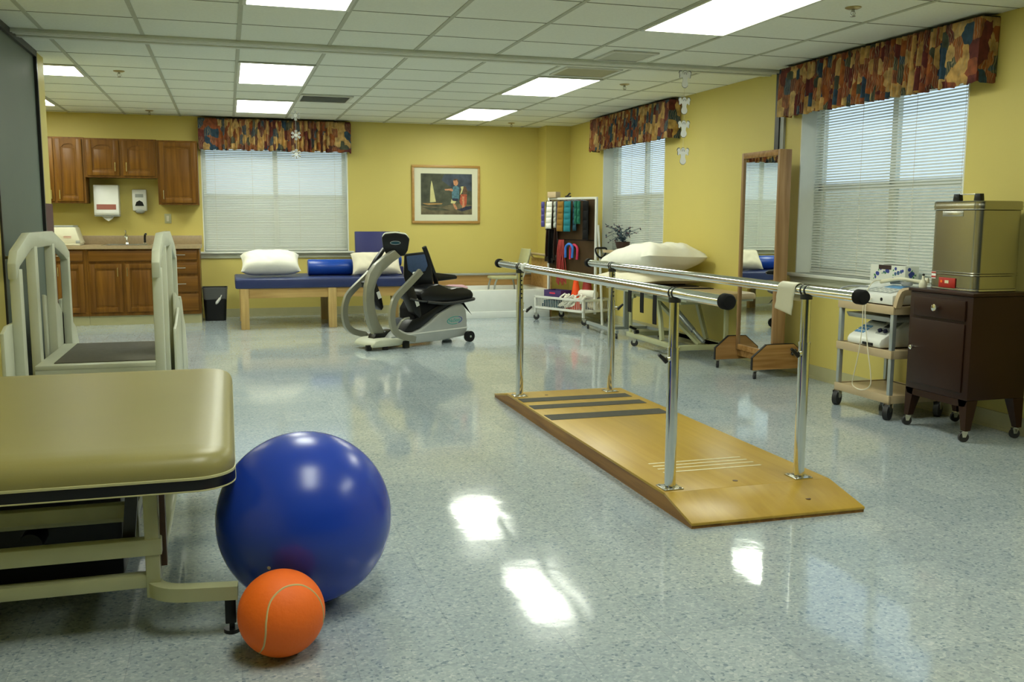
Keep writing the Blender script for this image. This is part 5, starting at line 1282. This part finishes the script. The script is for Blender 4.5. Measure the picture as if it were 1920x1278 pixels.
for i in range(5): m.cyl((0.0+0.025+0.05*i, -0.09, 0.068), (0.025+0.05*i, 0.09, 0.068), 0.022, n=12)
o = on_rack('hand_weights', 'pile of teal and blue rubber rolls in the basket under the crate', 'hand weights', m, 'w_dteal', (0.08, 0.14, 0.157)); o['kind'] = 'stuff'
cn = thing('sport_cone', 'bright orange plastic cone standing in the rack basket', 'cone', RM @ Vector((0.50, 0.20, 0.157)), RANG)
part('cone_body', MB().lathe([(0.075, 0.014), (0.068, 0.02), (0.060, 0.14), (0.022, 0.38), (0.018, 0.38)], (0, 0, 0), 24), cn, 'cone_orange', local=True)
part('cone_foot', MB().box(-0.085, 0.085, -0.085, 0.085, 0, 0.014, 0.004), cn, 'cone_orange', local=True)
cn = thing('cone_stack', 'stack of red training cones with a pale blue rim behind the orange cone', 'cone', RM @ Vector((0.59, 0.30, 0.157)), RANG)
part('cone_body', MB().lathe([(0.065, 0.19), (0.045, 0.36), (0.040, 0.36)], (0, 0, 0), 20), cn, 'rubber_red', local=True)
part('cone_rim', MB().lathe([(0.072, 0.0), (0.072, 0.12), (0.066, 0.188)], (0, 0, 0), 20), cn, 'cord_grey', local=True)
m = MB(); rnd = random.Random(4)
for k in range(30):
    c0 = Vector((rnd.uniform(-0.06, 0.28), rnd.uniform(0.05, 0.12), rnd.uniform(0.04, 0.165))); r0 = rnd.uniform(0.03, 0.05); ax = rnd.uniform(0, PI)
    m.tube([(c0.x+r0*math.cos(a), c0.y+r0*0.6*math.sin(a)*math.cos(ax), c0.z+r0*0.55*math.sin(a+ax)) for a in [2*PI*i/12 for i in range(12)]], 0.009, 6, close=True)
o = on_rack('rope_coils', 'tangled white rope coils heaped in the rack basket', 'rope', m, 'linen_white', (0.46, 0.0, 0.157)); o['kind'] = 'stuff'
m = MB(); m.tube([(0.0, 0, 0.0), (0.08, 0.0, 0.0), (0.17, 0, 0.0), (0.25, 0, 0)], [0.05, 0.053, 0.053, 0.048], 16, res=2)
on_rack('rolled_towel', 'rolled white towel lying across the right of the basket', 'towel', m, 'linen_white', (0.55, 0.235, 0.34))
m = MB(); m.tube([(0.0, 0, 0.0), (0.08, 0.0, 0.0), (0.17, 0, 0.0), (0.24, 0, 0)], [0.052, 0.056, 0.056, 0.050], 16, res=2)
on_rack('rolled_towel', 'rolled cream towel at the lower right of the basket', 'towel', m, 'linen_cream', (0.57, 0.31, 0.214))

# white pole with D handle leaning between rack and window
s = thing('pole_with_handle', 'white pole with a black D-shaped handle between the rack and pillows', 'pole', (3.95, 9.95, 0))
part('shaft', MB().cyl((4.06, 9.95, 0.02), (4.02, 9.95, 0.80), 0.014, n=12).cyl((4.02, 9.95, 0.80), (4.00, 9.97, 1.16), 0.011, n=10), s, 'white_metal')
part('handle', MB().tube([(3.96, 9.93, 0.90), (3.965, 9.93, 0.85), (4.00, 9.93, 0.805), (4.045, 9.93, 0.80), (4.08, 9.93, 0.85), (4.085, 9.93, 0.90), (4.02, 9.93, 0.905)], 0.011, 8, close=True, res=3), s, 'black_plastic')
part('ferrule', MB().cyl((4.06, 9.95, 0.001), (4.06, 9.95, 0.03), 0.018, n=12), s, 'rubber')

# ================================================================== OVERBED TABLE WITH PLANT (between rack and tan table)
s = thing('overbed_table', 'grey-legged overbed table with a tan top standing behind the pillows', 'table', (4.08, 9.45, 0))
part('table_top', MB().box(3.985, 4.31, 9.30, 9.78, 0.865, 0.89, 0.006), s, 'laminate_tan')
part('edge_band', MB().box(3.981, 3.9845, 9.30, 9.78, 0.862, 0.892), s, 'tan_plastic')
part('column', MB().box(4.03, 4.09, 9.26, 9.298, 0.06, 0.90, 0.004), s, 'aluminium')
part('base_tube', MB().tube([(3.86, 9.90, 0.075), (3.83, 9.2, 0.075), (3.82, 8.95, 0.075)], 0.0, res=0, flat=(0.03, 0.03)), s, 'aluminium')
part('base_tube', MB().box(3.83, 4.32, 9.262, 9.292, 0.06, 0.09, 0.003), s, 'aluminium')
part('base_tube', MB().tube([(4.30, 9.90, 0.075), (4.31, 9.2, 0.075), (4.31, 8.95, 0.075)], 0.0, res=0, flat=(0.03, 0.03)), s, 'aluminium')
for x, y in ((3.82, 8.97), (3.86, 9.88), (4.30, 8.97), (4.30, 9.88)): caster(s, x, y, 0.06, 0.026, 1.0)
s = thing('artificial_plant', 'dark bluish artificial plant with thin stems on the overbed table', 'plant', (4.10, 9.50, 0.89))
part('basket', MB().lathe([(0.055, 0.0), (0.075, 0.06), (0.080, 0.095), (0.074, 0.095), (0.055, 0.02)], (4.10, 9.50, 0.89), 18), s, 'leather_brown')
rnd = random.Random(11); stm = MB(); lv = MB(); by = MB()
for k in range(26):
    a = rnd.uniform(0, 2*PI); h = rnd.uniform(0.06, 0.20); r_ = rnd.uniform(0.06, 0.19)
    p0 = Vector((4.10, 9.50, 0.975)); p1 = p0+Vector((math.cos(a)*r_*0.4, math.sin(a)*r_*0.4, h*0.7)); p2 = p0+Vector((math.cos(a)*r_, math.sin(a)*r_, h-(0.08 if k % 3 == 0 else 0)))
    if p2.x > 4.33: p2.x = 4.33
    stm.tube([p0, p1, p2], 0.0022, 5, res=4)
    for j in range(7):
        t = (j+1)/7; q = p0.lerp(p1, min(1, t*2)) if t < 0.5 else p1.lerp(p2, t*2-1)
        d_ = Vector((rnd.uniform(-1, 1), rnd.uniform(-1, 1), rnd.uniform(-0.3, 0.8))).normalized(); n_ = d_.cross(Vector((0.3, 0.2, 1))).normalized()*0.009; L_ = rnd.uniform(0.028, 0.05)
        lv.add([q, q+d_*L_*0.5+n_, q+d_*L_, q+d_*L_*0.5-n_, q+d_*L_*0.5+Vector((0, 0, 0.004))], [[0, 1, 4], [1, 2, 4], [2, 3, 4], [3, 0, 4]])
    by.sphere(p2, 0.007, 8, 6)
part('stems', stm, s, 'leaf_dark'); part('leaves', lv, s, 'leaf_dark'); part('berries', by, s, 'berry')
m = MB(); m.tube([(3.92, 9.36, 0.893), (3.93, 9.36, 0.93), (3.97, 9.40, 0.945), (4.02, 9.44, 0.93)], 0.006, 8, res=3)

# ================================================================== TAN TREATMENT TABLE AT THE RIGHT WALL
s = thing('treatment_table', 'narrow tan treatment table on a cream wheeled frame by the right wall, pillows on it', 'table', (4.02, 8.2, 0))
part('pad', slab(3.715, 4.325, 7.24, 9.12, 0.06, [(0.004, 0.545), (0.0, 0.552), (0.002, 0.575), (0.012, 0.592), (0.035, 0.600), (0.08, 0.602)]), s, 'vinyl_tan')
part('under_board', MB().box(3.74, 4.30, 7.28, 9.08, 0.525, 0.5448, 0.003), s, 'cream_paint')
part('top_frame', bars([(3.80, 3.835, 7.50, 8.62, 0.485, 0.525), (4.20, 4.235, 7.50, 8.62, 0.485, 0.525), (3.835, 4.20, 7.50, 7.535, 0.485, 0.525), (3.835, 4.20, 8.585, 8.62, 0.485, 0.525)]), s, 'cream_metal')
part('base_frame', bars([(3.775, 3.815, 7.50, 8.62, 0.075, 0.120), (4.25, 4.29, 7.50, 8.62, 0.075, 0.120), (3.815, 4.25, 7.50, 7.54, 0.075, 0.120), (3.815, 4.25, 8.58, 8.62, 0.075, 0.120)]), s, 'cream_metal')
part('end_upright', MB().tube([(3.795, 8.56, 0.12), (3.795, 8.56, 0.42), (3.795, 8.53, 0.47), (3.795, 8.47, 0.485)], 0.018, 8, res=3), s, 'cream_metal')
part('strut', MB().tube([(3.805, 7.87, 0.12), (3.815, 7.93, 0.32), (3.815, 8.00, 0.485)], 0.0, flat=(0.05, 0.028)), s, 'cream_metal')
part('strut', MB().tube([(4.26, 7.87, 0.12), (4.215, 8.00, 0.485)], 0.0, flat=(0.05, 0.028)), s, 'cream_metal')
part('strut', MB().tube([(4.02, 7.55, 0.12), (3.96, 7.95, 0.32), (3.90, 8.25, 0.485)], 0.0, flat=(0.04, 0.028)), s, 'cream_metal')
part('actuator', MB().cyl((4.10, 7.62, 0.13), (3.98, 8.02, 0.42), 0.018, n=12).cyl((4.06, 7.75, 0.22), (3.99, 7.99, 0.40), 0.026, n=14), s, 'aluminium')
part('front_leg', bars([(4.20, 4.235, 7.42, 7.455, 0.03, 0.525)]), s, 'cream_metal')
part('foot_pedal', MB().box(3.755, 3.80, 7.50, 7.62, 0.05, 0.062, 0.004, mtx=None).cyl((3.73, 8.44, 0.19), (3.80, 8.44, 0.16), 0.014, n=10).cyl((3.735, 8.33, 0.15), (3.775, 8.33, 0.15), 0.02, n=12), s, 'black_plastic')
for x, y in ((3.765, 7.56), (3.78, 8.40), (4.27, 7.56), (4.27, 8.50)): caster(s, x, y, 0.075, 0.033, 2.4)
pillow('pillow', 'plump cream pillow lying on top of the flat pillow on the tan table', 'linen_white', (4.00, 8.56, 0.835), (0.62, 1.26, 0.29), RX(-5) @ RY(2), 0.0, 21, None, 2.0)
pillow('pillow', 'flatter cream pillow under the plump one on the tan table', 'linen_cream', (3.98, 8.62, 0.656), (0.66, 1.14, 0.11), Matrix.Identity(4), 0.012, 22, None, 2.5)
sp_ = None
for i, y in enumerate((8.38, 8.10, 7.82)):
    lab = ['black strap farthest from the mirror, hanging over the tan table side', 'middle black strap hanging over the tan table side', 'black strap nearest the mirror, hanging lowest over the tan table side'][i]
    zb = (0.34, 0.36, 0.28)[i]
    m = MB(); m.tube([(4.22, y-0.10, 0.613), (4.0, y-0.05, 0.612), (3.80, y, 0.611), (3.715, y, 0.605), (3.702, y, 0.57), (3.70, y+0.003, 0.48), (3.702, y+0.01, (zb+0.48)/2), (3.70, y-0.004, zb)], 0.0, res=4, flat=(0.0, 0.0))
    # explicit strap: width along y
    pts_ = [(4.22, y-0.10, 0.6075), (4.0, y-0.05, 0.6065), (3.80, y, 0.6062), (3.735, y, 0.6055), (3.708, y, 0.598), (3.701, y, 0.57), (3.700, y, 0.46), (3.702, y+0.004, (zb+0.46)/2), (3.700, y-0.004, zb)]
    vs = []; w = 0.075
    for j, p in enumerate(pts_):
        nrm = Vector((0, 0, 1)) if j < 3 else (Vector((-0.7, 0, 0.7)) if j < 6 else Vector((-1, 0, 0)))
        for sgn in (1, -1):
            for yy in (-w/2, w/2): vs.append(Vector(p)+Vector((0, yy, 0))+nrm*0.003*sgn)
    fs = []
    for j in range(len(pts_)-1):
        a = j*4; b = a+4
        fs += [[a, a+1, b+1, b], [a+2, b+2, b+3, a+3], [a, b, b+2, a+2], [a+1, a+3, b+3, b+1]]
    fs += [[0, 2, 3, 1], [len(vs)-4, len(vs)-3, len(vs)-1, len(vs)-2]]
    m = MB(); m.add(vs, fs)
    tag(part('strap', m, None, 'black_matte', (3.70, y, zb)), lab, 'strap', 'black straps laid across the tan table')

# ================================================================== STANDING MIRROR
s = thing('standing_mirror', 'tall oak-framed mirror on two plywood feet with casters by the right wall', 'mirror', (4.09, 6.70, 0))
X0, X1 = 4.05, 4.155; YA, YBm = 6.415, 6.975; Z0, Z1 = 0.155, 1.765
f = MB().use('oak_mid_v')
f.box(X0, X1, YA, YA+0.028, Z0, Z1, 0.003); f.box(X0, X1, YBm-0.028, YBm, Z0, Z1, 0.003)
part('frame', f, s)
part('frame_rail', MB().use('oak_mid').box(X0, X1, YA+0.028, YBm-0.028, Z1-0.045, Z1, 0.003), s); part('frame_rail', MB().use('oak_mid').box(X0, X1, YA+0.028, YBm-0.028, Z0, Z0+0.045, 0.003), s)
part('glass', MB().box(X0+0.014, X0+0.018, YA+0.028, YBm-0.028, Z0+0.045, Z1-0.045), s, 'mirror_glass')
part('back_board', MB().use('oak_mid_v').box(X0+0.019, X0+0.03, YA+0.028, YBm-0.028, Z0+0.045, Z1-0.045), s)
for y0 in (YA-0.023, YBm+0.001):
    P = [(3.865, 0.072), (4.345, 0.072), (4.345, 0.170), (4.225, 0.268), (3.985, 0.268), (3.865, 0.170)]
    o = part('foot_board', MB().use('oak_mid').prism(P, y0, y0+0.022, 'XZ'), s)
    e_ = MB()
    for i in range(len(P)):
        if i == 0: continue
        a, b = P[i], P[(i+1) % len(P)]
        e_.tube([(a[0], y0+0.011, a[1]), (b[0], y0+0.011, b[1])], 0.0, flat=(0.0235, 0.005) if abs(b[0]-a[0]) < 1e-6 else (0.0235, 0.005))
    part('edge_banding', e_, o, 'black_plastic')
    for x in (3.895, 4.315): caster(s, x, y0+0.011, 0.072, 0.030, 1.2)
part('cross_brace', MB().use('oak_mid').box(4.07, 4.14, YA, YBm, 0.100, 0.154, 0.003), s)
part('clamp_knob', MB().cyl((4.21, YA-0.025, 0.20), (4.21, YA-0.055, 0.20), 0.010, n=10).cyl((4.19, YA-0.055, 0.185), (4.225, YA-0.060, 0.225), 0.012, n=10), s, 'black_plastic')

# ================================================================== UTILITY CART WITH DEVICES
s = thing('utility_cart', 'tan three-shelf utility cart with grey legs under the right window', 'cart', (4.08, 5.1, 0))
CX0, CX1, CY0, CY1 = 3.895, 4.30, 4.845, 5.385
def shelf(z, nm):
    m = MB(); m.box(CX0, CX1, CY0, CY1, z-0.012, z)
    for b in ((CX0-0.006, CX0+0.012, CY0-0.006, CY1+0.006), (CX1-0.012, CX1+0.006, CY0-0.006, CY1+0.006), (CX0+0.012, CX1-0.012, CY0-0.006, CY0+0.012), (CX0+0.012, CX1-0.012, CY1-0.012, CY1+0.006)): m.box(*b, z-0.045, z+0.006, 0.003)
    return part('shelf', m, s, 'tan_plastic')
shelf(0.700, 'a'); shelf(0.425, 'b'); shelf(0.145, 'c')
for x in (CX0, CX1-0.028):
    for y in (CY0, CY1-0.028):
        part('leg', MB().box(x, x+0.028, y, y+0.028, 0.152, 0.380, 0.003).box(x, x+0.028, y, y+0.028, 0.432, 0.655, 0.003), s, 'aluminium')
        part('corner_foot', MB().box(x-0.003, x+0.034, y-0.003, y+0.034, 0.072, 0.099, 0.003), s, 'tan_plastic')
        caster(s, x+0.014, y+0.014, 0.072, 0.048, -2.6)
m = MB(); m.tube([(CX0+0.02, CY0-0.004, 0.70), (CX0+0.03, CY0-0.02, 0.775), (CX0+0.07, CY0-0.028, 0.80), (CX1-0.07, CY0-0.028, 0.80), (CX1-0.03, CY0-0.02, 0.775), (CX1-0.02, CY0-0.004, 0.70)], 0.0, res=4, flat=(0.030, 0.040))
part('push_handle', m, s, 'tan_plastic')
# ultrasound unit on the top shelf
s = thing('ultrasound_unit', 'flat white ultrasound unit with a grey sound head on the cart top shelf', 'medical device', (4.07, 5.1, 0.706))
MU = Matrix.Translation((4.065, 5.112, 0.712))
m = MB(); m.prism([(-0.165, 0.0), (0.165, 0.0), (0.165, 0.105), (0.10, 0.108), (-0.165, 0.058)], -0.245, 0.235, 'XZ', bev=0.006)
part('housing', m.xf(MU), s, 'white_plastic')
MUT = MU @ Matrix.Translation((-0.02, 0, 0.0862)) @ Matrix.Rotation(R(-10.7), 4, 'Y')
part('control_panel', MB().box(-0.105, 0.0, -0.17, 0.10, 0.0006, 0.0022, 0.0005).xf(MUT), s, 'grey_plastic')
part('display', MB().box(0.015, 0.085, -0.12, 0.04, 0.0006, 0.0024, 0.0005).xf(MUT), s, 'btn_blue')
m = MB()
for i in range(3):
    for j in range(5): m.box(-0.09+0.03*i, -0.072+0.03*i, -0.15+0.045*j, -0.122+0.045*j, 0.0022, 0.0036)
part('buttons', m.xf(MUT), s, 'white_plastic')
part('sound_head', MB().lathe([(0.0, 0.0), (0.030, 0.001), (0.036, 0.008), (0.032, 0.018), (0.0, 0.024)], (4.10, 4.99, 0.822), 20).tube([(4.10, 4.99, 0.832), (4.11, 5.06, 0.836), (4.10, 5.14, 0.832)], 0.011, 10, res=3), s, 'cord_grey')
part('jack', MB().cyl((3.913, 4.97, 0.742), (3.898, 4.97, 0.742), 0.011, n=14).cyl((3.913, 5.01, 0.742), (3.902, 5.01, 0.742), 0.007, n=10), s, 'black_plastic')
part('handset', MB().tube([(4.06, 5.19, 0.835), (4.10, 5.05, 0.86), (4.14, 4.93, 0.853), (4.17, 4.88, 0.86)], [0.013, 0.011, 0.011, 0.018], 12, res=4), s, 'cream_plastic')
# cords
def cord(label, pts, r, mt, nm='power_cord'):
    z = min(p[2] for p in pts); m = MB(); m.tube(pts, r, 6, res=8)
    return tag(part(nm, m, None, mt, (pts[0][0], pts[0][1], z-r)), label, 'cord')
cord('white cord looping down in front of the cart shelves', [(4.05, 5.18, 0.845), (3.96, 5.15, 0.83), (3.885, 5.12, 0.72), (3.875, 5.11, 0.55), (3.872, 5.13, 0.38), (3.872, 5.17, 0.22), (3.872, 5.17, 0.165), (3.872, 5.08, 0.150), (3.872, 5.00, 0.19), (3.872, 5.00, 0.27), (3.872, 5.04, 0.42), (3.874, 5.08, 0.60), (3.878, 5.09, 0.70), (3.895, 5.06, 0.742)], 0.0035, 'cord_cream', 'white_cable')
cord('grey cable arching above the left end of the cart', [(4.02, 5.26, 0.800), (3.98, 5.33, 0.800), (3.94, 5.39, 0.79), (3.90, 5.41, 0.76), (3.90, 5.40, 0.72)], 0.006, 'cord_grey', 'grey_cable')
# stimulator on the middle shelf
s = thing('electrotherapy_unit', 'white electrotherapy unit with a sloping screen on the cart middle shelf', 'medical device', (4.07, 5.1, 0.431))
MS = Matrix.Translation((4.06, 5.125, 0.433))
side = [(-0.16, 0.0), (0.15, 0.0), (0.15, 0.185), (0.11, 0.20), (-0.15, 0.055), (-0.165, 0.03)]
part('housing', MB().prism(side, -0.165, 0.165, 'XZ', bev=0.012).xf(MS), s, 'white_plastic')
sl = math.atan2(0.145, 0.26)
MSl = MS @ Matrix.Translation((-0.02, 0, 0.1285)) @ Matrix.Rotation(-sl, 4, 'Y')
part('screen_bezel', MB().box(0.0, 0.135, -0.03, 0.14, 0.0, 0.004, 0.001).xf(MSl), s, 'grey_plastic')
part('screen', MB().box(0.015, 0.12, -0.015, 0.125, 0.004, 0.0055).xf(MSl), s, 'screen')
m = MB()
for i in range(3):
    for j in range(4): m.box(-0.115+0.032*i, -0.095+0.032*i, 0.055+0.024*j, 0.073+0.024*j, 0.0, 0.0045)
part('keypad', m.xf(MSl), s, 'btn_blue')
part('port_panel', MB().box(-0.10, 0.10, -0.145, -0.045, 0.0, 0.003).xf(MSl), s, 'grey_plastic')
for y in (-0.12, -0.07): part('dial', MB().cyl((-0.075, y, 0.003), (-0.075, y, 0.020), 0.014, n=14).xf(MSl), s, 'w_navy')
part('ports', MB().box(-0.03, 0.005, -0.135, -0.10, 0.003, 0.006).box(-0.03, 0.005, -0.09, -0.055, 0.003, 0.006).xf(MSl), s, 'black_plastic')
part('front_jacks', MB().box(-0.170, -0.160, -0.10, 0.0, 0.008, 0.026, 0.002).xf(MS), s, 'black_plastic')
# hinged document tray shown below the top shelf
tag(part('storage_tray', MB().prism([(3.93, 0.60), (4.28, 0.60), (4.28, 0.632), (3.91, 0.632)], 4.90, 5.33, 'XZ', bev=0.004), None, 'grey_plastic', (4.1, 5.1, 0.60)), 'pale grey tray slung under the cart top shelf', 'tray')

# tissue box on the sill
s = thing('tissue_box', 'white tissue box with blue flowers on the right window sill', 'tissue box', (4.385, 5.48, 0.813))
m = MB(); m.box(4.335, 4.445, 5.30, 5.66, 0.8125, 0.925, 0.002)
part('carton', m, s, 'box_flower')
part('opening', MB().prism([(4.395+0.040*math.cos(2*PI*i/20), 5.48+0.11*math.sin(2*PI*i/20)) for i in range(20)], 0.9251, 0.9262, 'XY').box(4.3338, 4.335, 5.44, 5.57, 0.895, 0.925), s, 'leather_brown')
rnd = random.Random(3); m = MB(); g = MB()
for k in range(13):
    y = rnd.uniform(5.32, 5.64); z = rnd.uniform(0.83, 0.905); r_ = rnd.uniform(0.009, 0.015)
    m.lathe([(r_*0.45, -0.0006), (r_, -0.0012), (r_, -0.0002)], (4.335, y, z), 10, 'X')
    g.add([(4.3343, y+r_, z-r_), (4.3343, y+2.2*r_, z-0.2*r_), (4.3343, y+2.4*r_, z-1.6*r_)], [[0, 1, 2]])
for k in range(5):
    x = rnd.uniform(4.35, 4.43); z = rnd.uniform(0.83, 0.905); r_ = 0.013
    m.lathe([(r_*0.45, -0.0006), (r_, -0.0012), (r_, -0.0002)], (x, 5.30, z), 10, 'Y'); g.add([(x+r_, 5.2993, z-r_), (x+2*r_, 5.2993, z), (x+2.2*r_, 5.2993, z-1.4*r_)], [[0, 1, 2]])
part('flower_print', m, s, 'flower_blue'); part('leaf_print', g, s, 'leaf_green')

# ================================================================== BROWN CABINET AND STEEL HEATING TANK
s = thing('bedside_cabinet', 'dark brown metal cabinet on casters with one drawer and one door', 'cabinet', (4.1, 4.46, 0))
KX0, KX1, KY0, KY1 = 3.905, 4.30, 4.215, 4.715
part('case', MB().box(KX0, KX1, KY0, KY1, 0.235, 0.815, 0.005), s, 'brown_metal')
part('top', MB().box(KX0-0.012, KX1+0.006, KY0-0.010, KY1+0.010, 0.8155, 0.835, 0.006), s, 'brown_metal')
o = part('drawer', MB().box(KX0-0.012, KX0-0.0005, KY0+0.045, KY1-0.045, 0.675, 0.790, 0.004), s, 'brown_metal')
part('knob', MB().lathe([(0.006, 0), (0.006, -0.014), (0.020, -0.018), (0.020, -0.026), (0.0, -0.030)], (KX0-0.012, 4.475, 0.735), 18, 'X'), o, 'chrome')
o = part('door', MB().box(KX0-0.010, KX0-0.0005, KY0+0.045, KY1-0.030, 0.275, 0.660, 0.004), s, 'brown_metal')
part('knob', MB().lathe([(0.006, 0), (0.006, -0.014), (0.014, -0.018), (0.013, -0.028), (0.0, -0.032)], (KX0-0.010, 4.650, 0.485), 16, 'X'), o, 'chrome')
part('apron', MB().prism([(KY0, 0.2345), (KY1, 0.2345), (KY1-0.02, 0.20), (KY1-0.09, 0.195), (KY0+0.09, 0.195), (KY0+0.02, 0.20)], KX0+0.001, KX0+0.012, 'YZ'), s, 'brown_metal')
for x, sx in ((KX0, 1), (KX1, -1)):
    for y, sy_ in ((KY0, 1), (KY1, -1)):
        m = MB(); vs = []
        for (w, z) in ((0.075, 0.2345), (0.038, 0.065)):
            vs += [(x+sx*0.001, y+sy_*0.001, z), (x+sx*w, y+sy_*0.001, z), (x+sx*w, y+sy_*w*0.9, z), (x+sx*0.001, y+sy_*w*0.9, z)]
        m.add(vs, [[0, 1, 5, 4], [1, 2, 6, 5], [2, 3, 7, 6], [3, 0, 4, 7], [0, 3, 2, 1], [4, 5, 6, 7]])
        part('leg', m, s, 'brown_metal')
        caster(s, x+sx*0.02, y+sy_*0.018, 0.066, 0.028, 2.9)
s = thing('heating_tank', 'stainless steel hot pack heating tank standing on the brown cabinet', 'heating tank', (4.14, 4.45, 0.835))
HX0, HX1, HY0, HY1 = 3.965, 4.275, 4.275, 4.650
def rbox(ins, z0, z1, r=0.045): return slab(HX0+ins, HX1-ins, HY0+ins, HY1-ins, r-ins, [(0.003, z0), (0.0, z0+0.003), (0.0, z1-0.003), (0.003, z1)])
part('tank_body', rbox(0.002, 0.850, 1.290), s, 'brushed')
part('base_skirt', rbox(0.0, 0.8365, 0.8495), s, 'steel')
for z in (0.925, 0.938): part('band', slab(HX0-0.002, HX1+0.002, HY0-0.002, HY1+0.002, 0.047, [(0.003, z-0.004), (0.0, z), (0.003, z+0.004)]), s, 'brushed')
ld = part('lid', slab(HX0-0.006, HX1+0.006, HY0-0.006, HY1+0.006, 0.050, [(0.002, 1.291), (0.0, 1.294), (0.001, 1.300), (-0.002, 1.310), (0.001, 1.320), (0.0, 1.334), (0.006, 1.340), (0.03, 1.342)]), s, 'brushed')
for y in (4.365, 4.525): part('handle_block', MB().prism([(y-0.026, 1.3425), (y+0.026, 1.3425), (y+0.020, 1.382), (y-0.020, 1.382)], 4.02, 4.05, 'YZ', bev=0.004), ld, 'black_plastic')
part('handle_bar', MB().box(4.028, 4.042, 4.375, 4.515, 1.376, 1.382, 0.002), ld, 'steel')
part('name_plate', MB().box(HX0-0.0005, HX0+0.0025, 4.40, 4.56, 1.255, 1.285, 0.001), s, 'steel')
cp_ = part('control_panel', MB().box(HX0-0.004, HX0+0.001, 4.425, 4.555, 0.848, 0.905, 0.0015), s, 'sticker_red')
part('display', MB().box(HX0-0.0055, HX0-0.0038, 4.475, 4.505, 0.873, 0.890), cp_, 'tape_white')
part('button', MB().cyl((HX0-0.0055, 4.532, 0.882), (HX0-0.0038, 4.532, 0.882), 0.008, n=14), cp_, 'ball_orange')
part('warning_label', MB().use('sticker_red').box(3.9905, 3.993, 4.604, 4.618, 0.895, 0.93), s) if False else None
o = part('warning_label', MB().use('paper_white').box(HX0-0.0005, HX0+0.0015, 4.585, 4.62, 0.895, 0.935).use('sticker_red').box(HX0-0.001, HX0+0.001, 4.585, 4.62, 0.900, 0.910).use('sticker_red').box(HX0-0.001, HX0+0.001, 4.585, 4.62, 0.925, 0.933), s)
s = thing('plug_adapter', 'small cream bottle-like adapter at the left corner of the brown cabinet', 'adapter', (3.955, 4.675, 0.8355))
part('body', MB().lathe([(0.022, 0.0), (0.024, 0.02), (0.018, 0.035), (0.010, 0.045), (0.006, 0.07)], (3.955, 4.675, 0.8355), 16), s, 'cream_plastic')
part('cap', MB().sphere((3.955, 4.675, 0.9105), 0.008, 10, 8), s, 'black_plastic')
cord('black hose curving down to the floor behind the brown cabinet', [(4.33, 4.10, 0.24), (4.30, 4.15, 0.225), (4.27, 4.16, 0.15), (4.28, 4.15, 0.07), (4.30, 4.12, 0.016), (4.32, 4.05, 0.010)], 0.008, 'black_plastic', 'drain_hose')
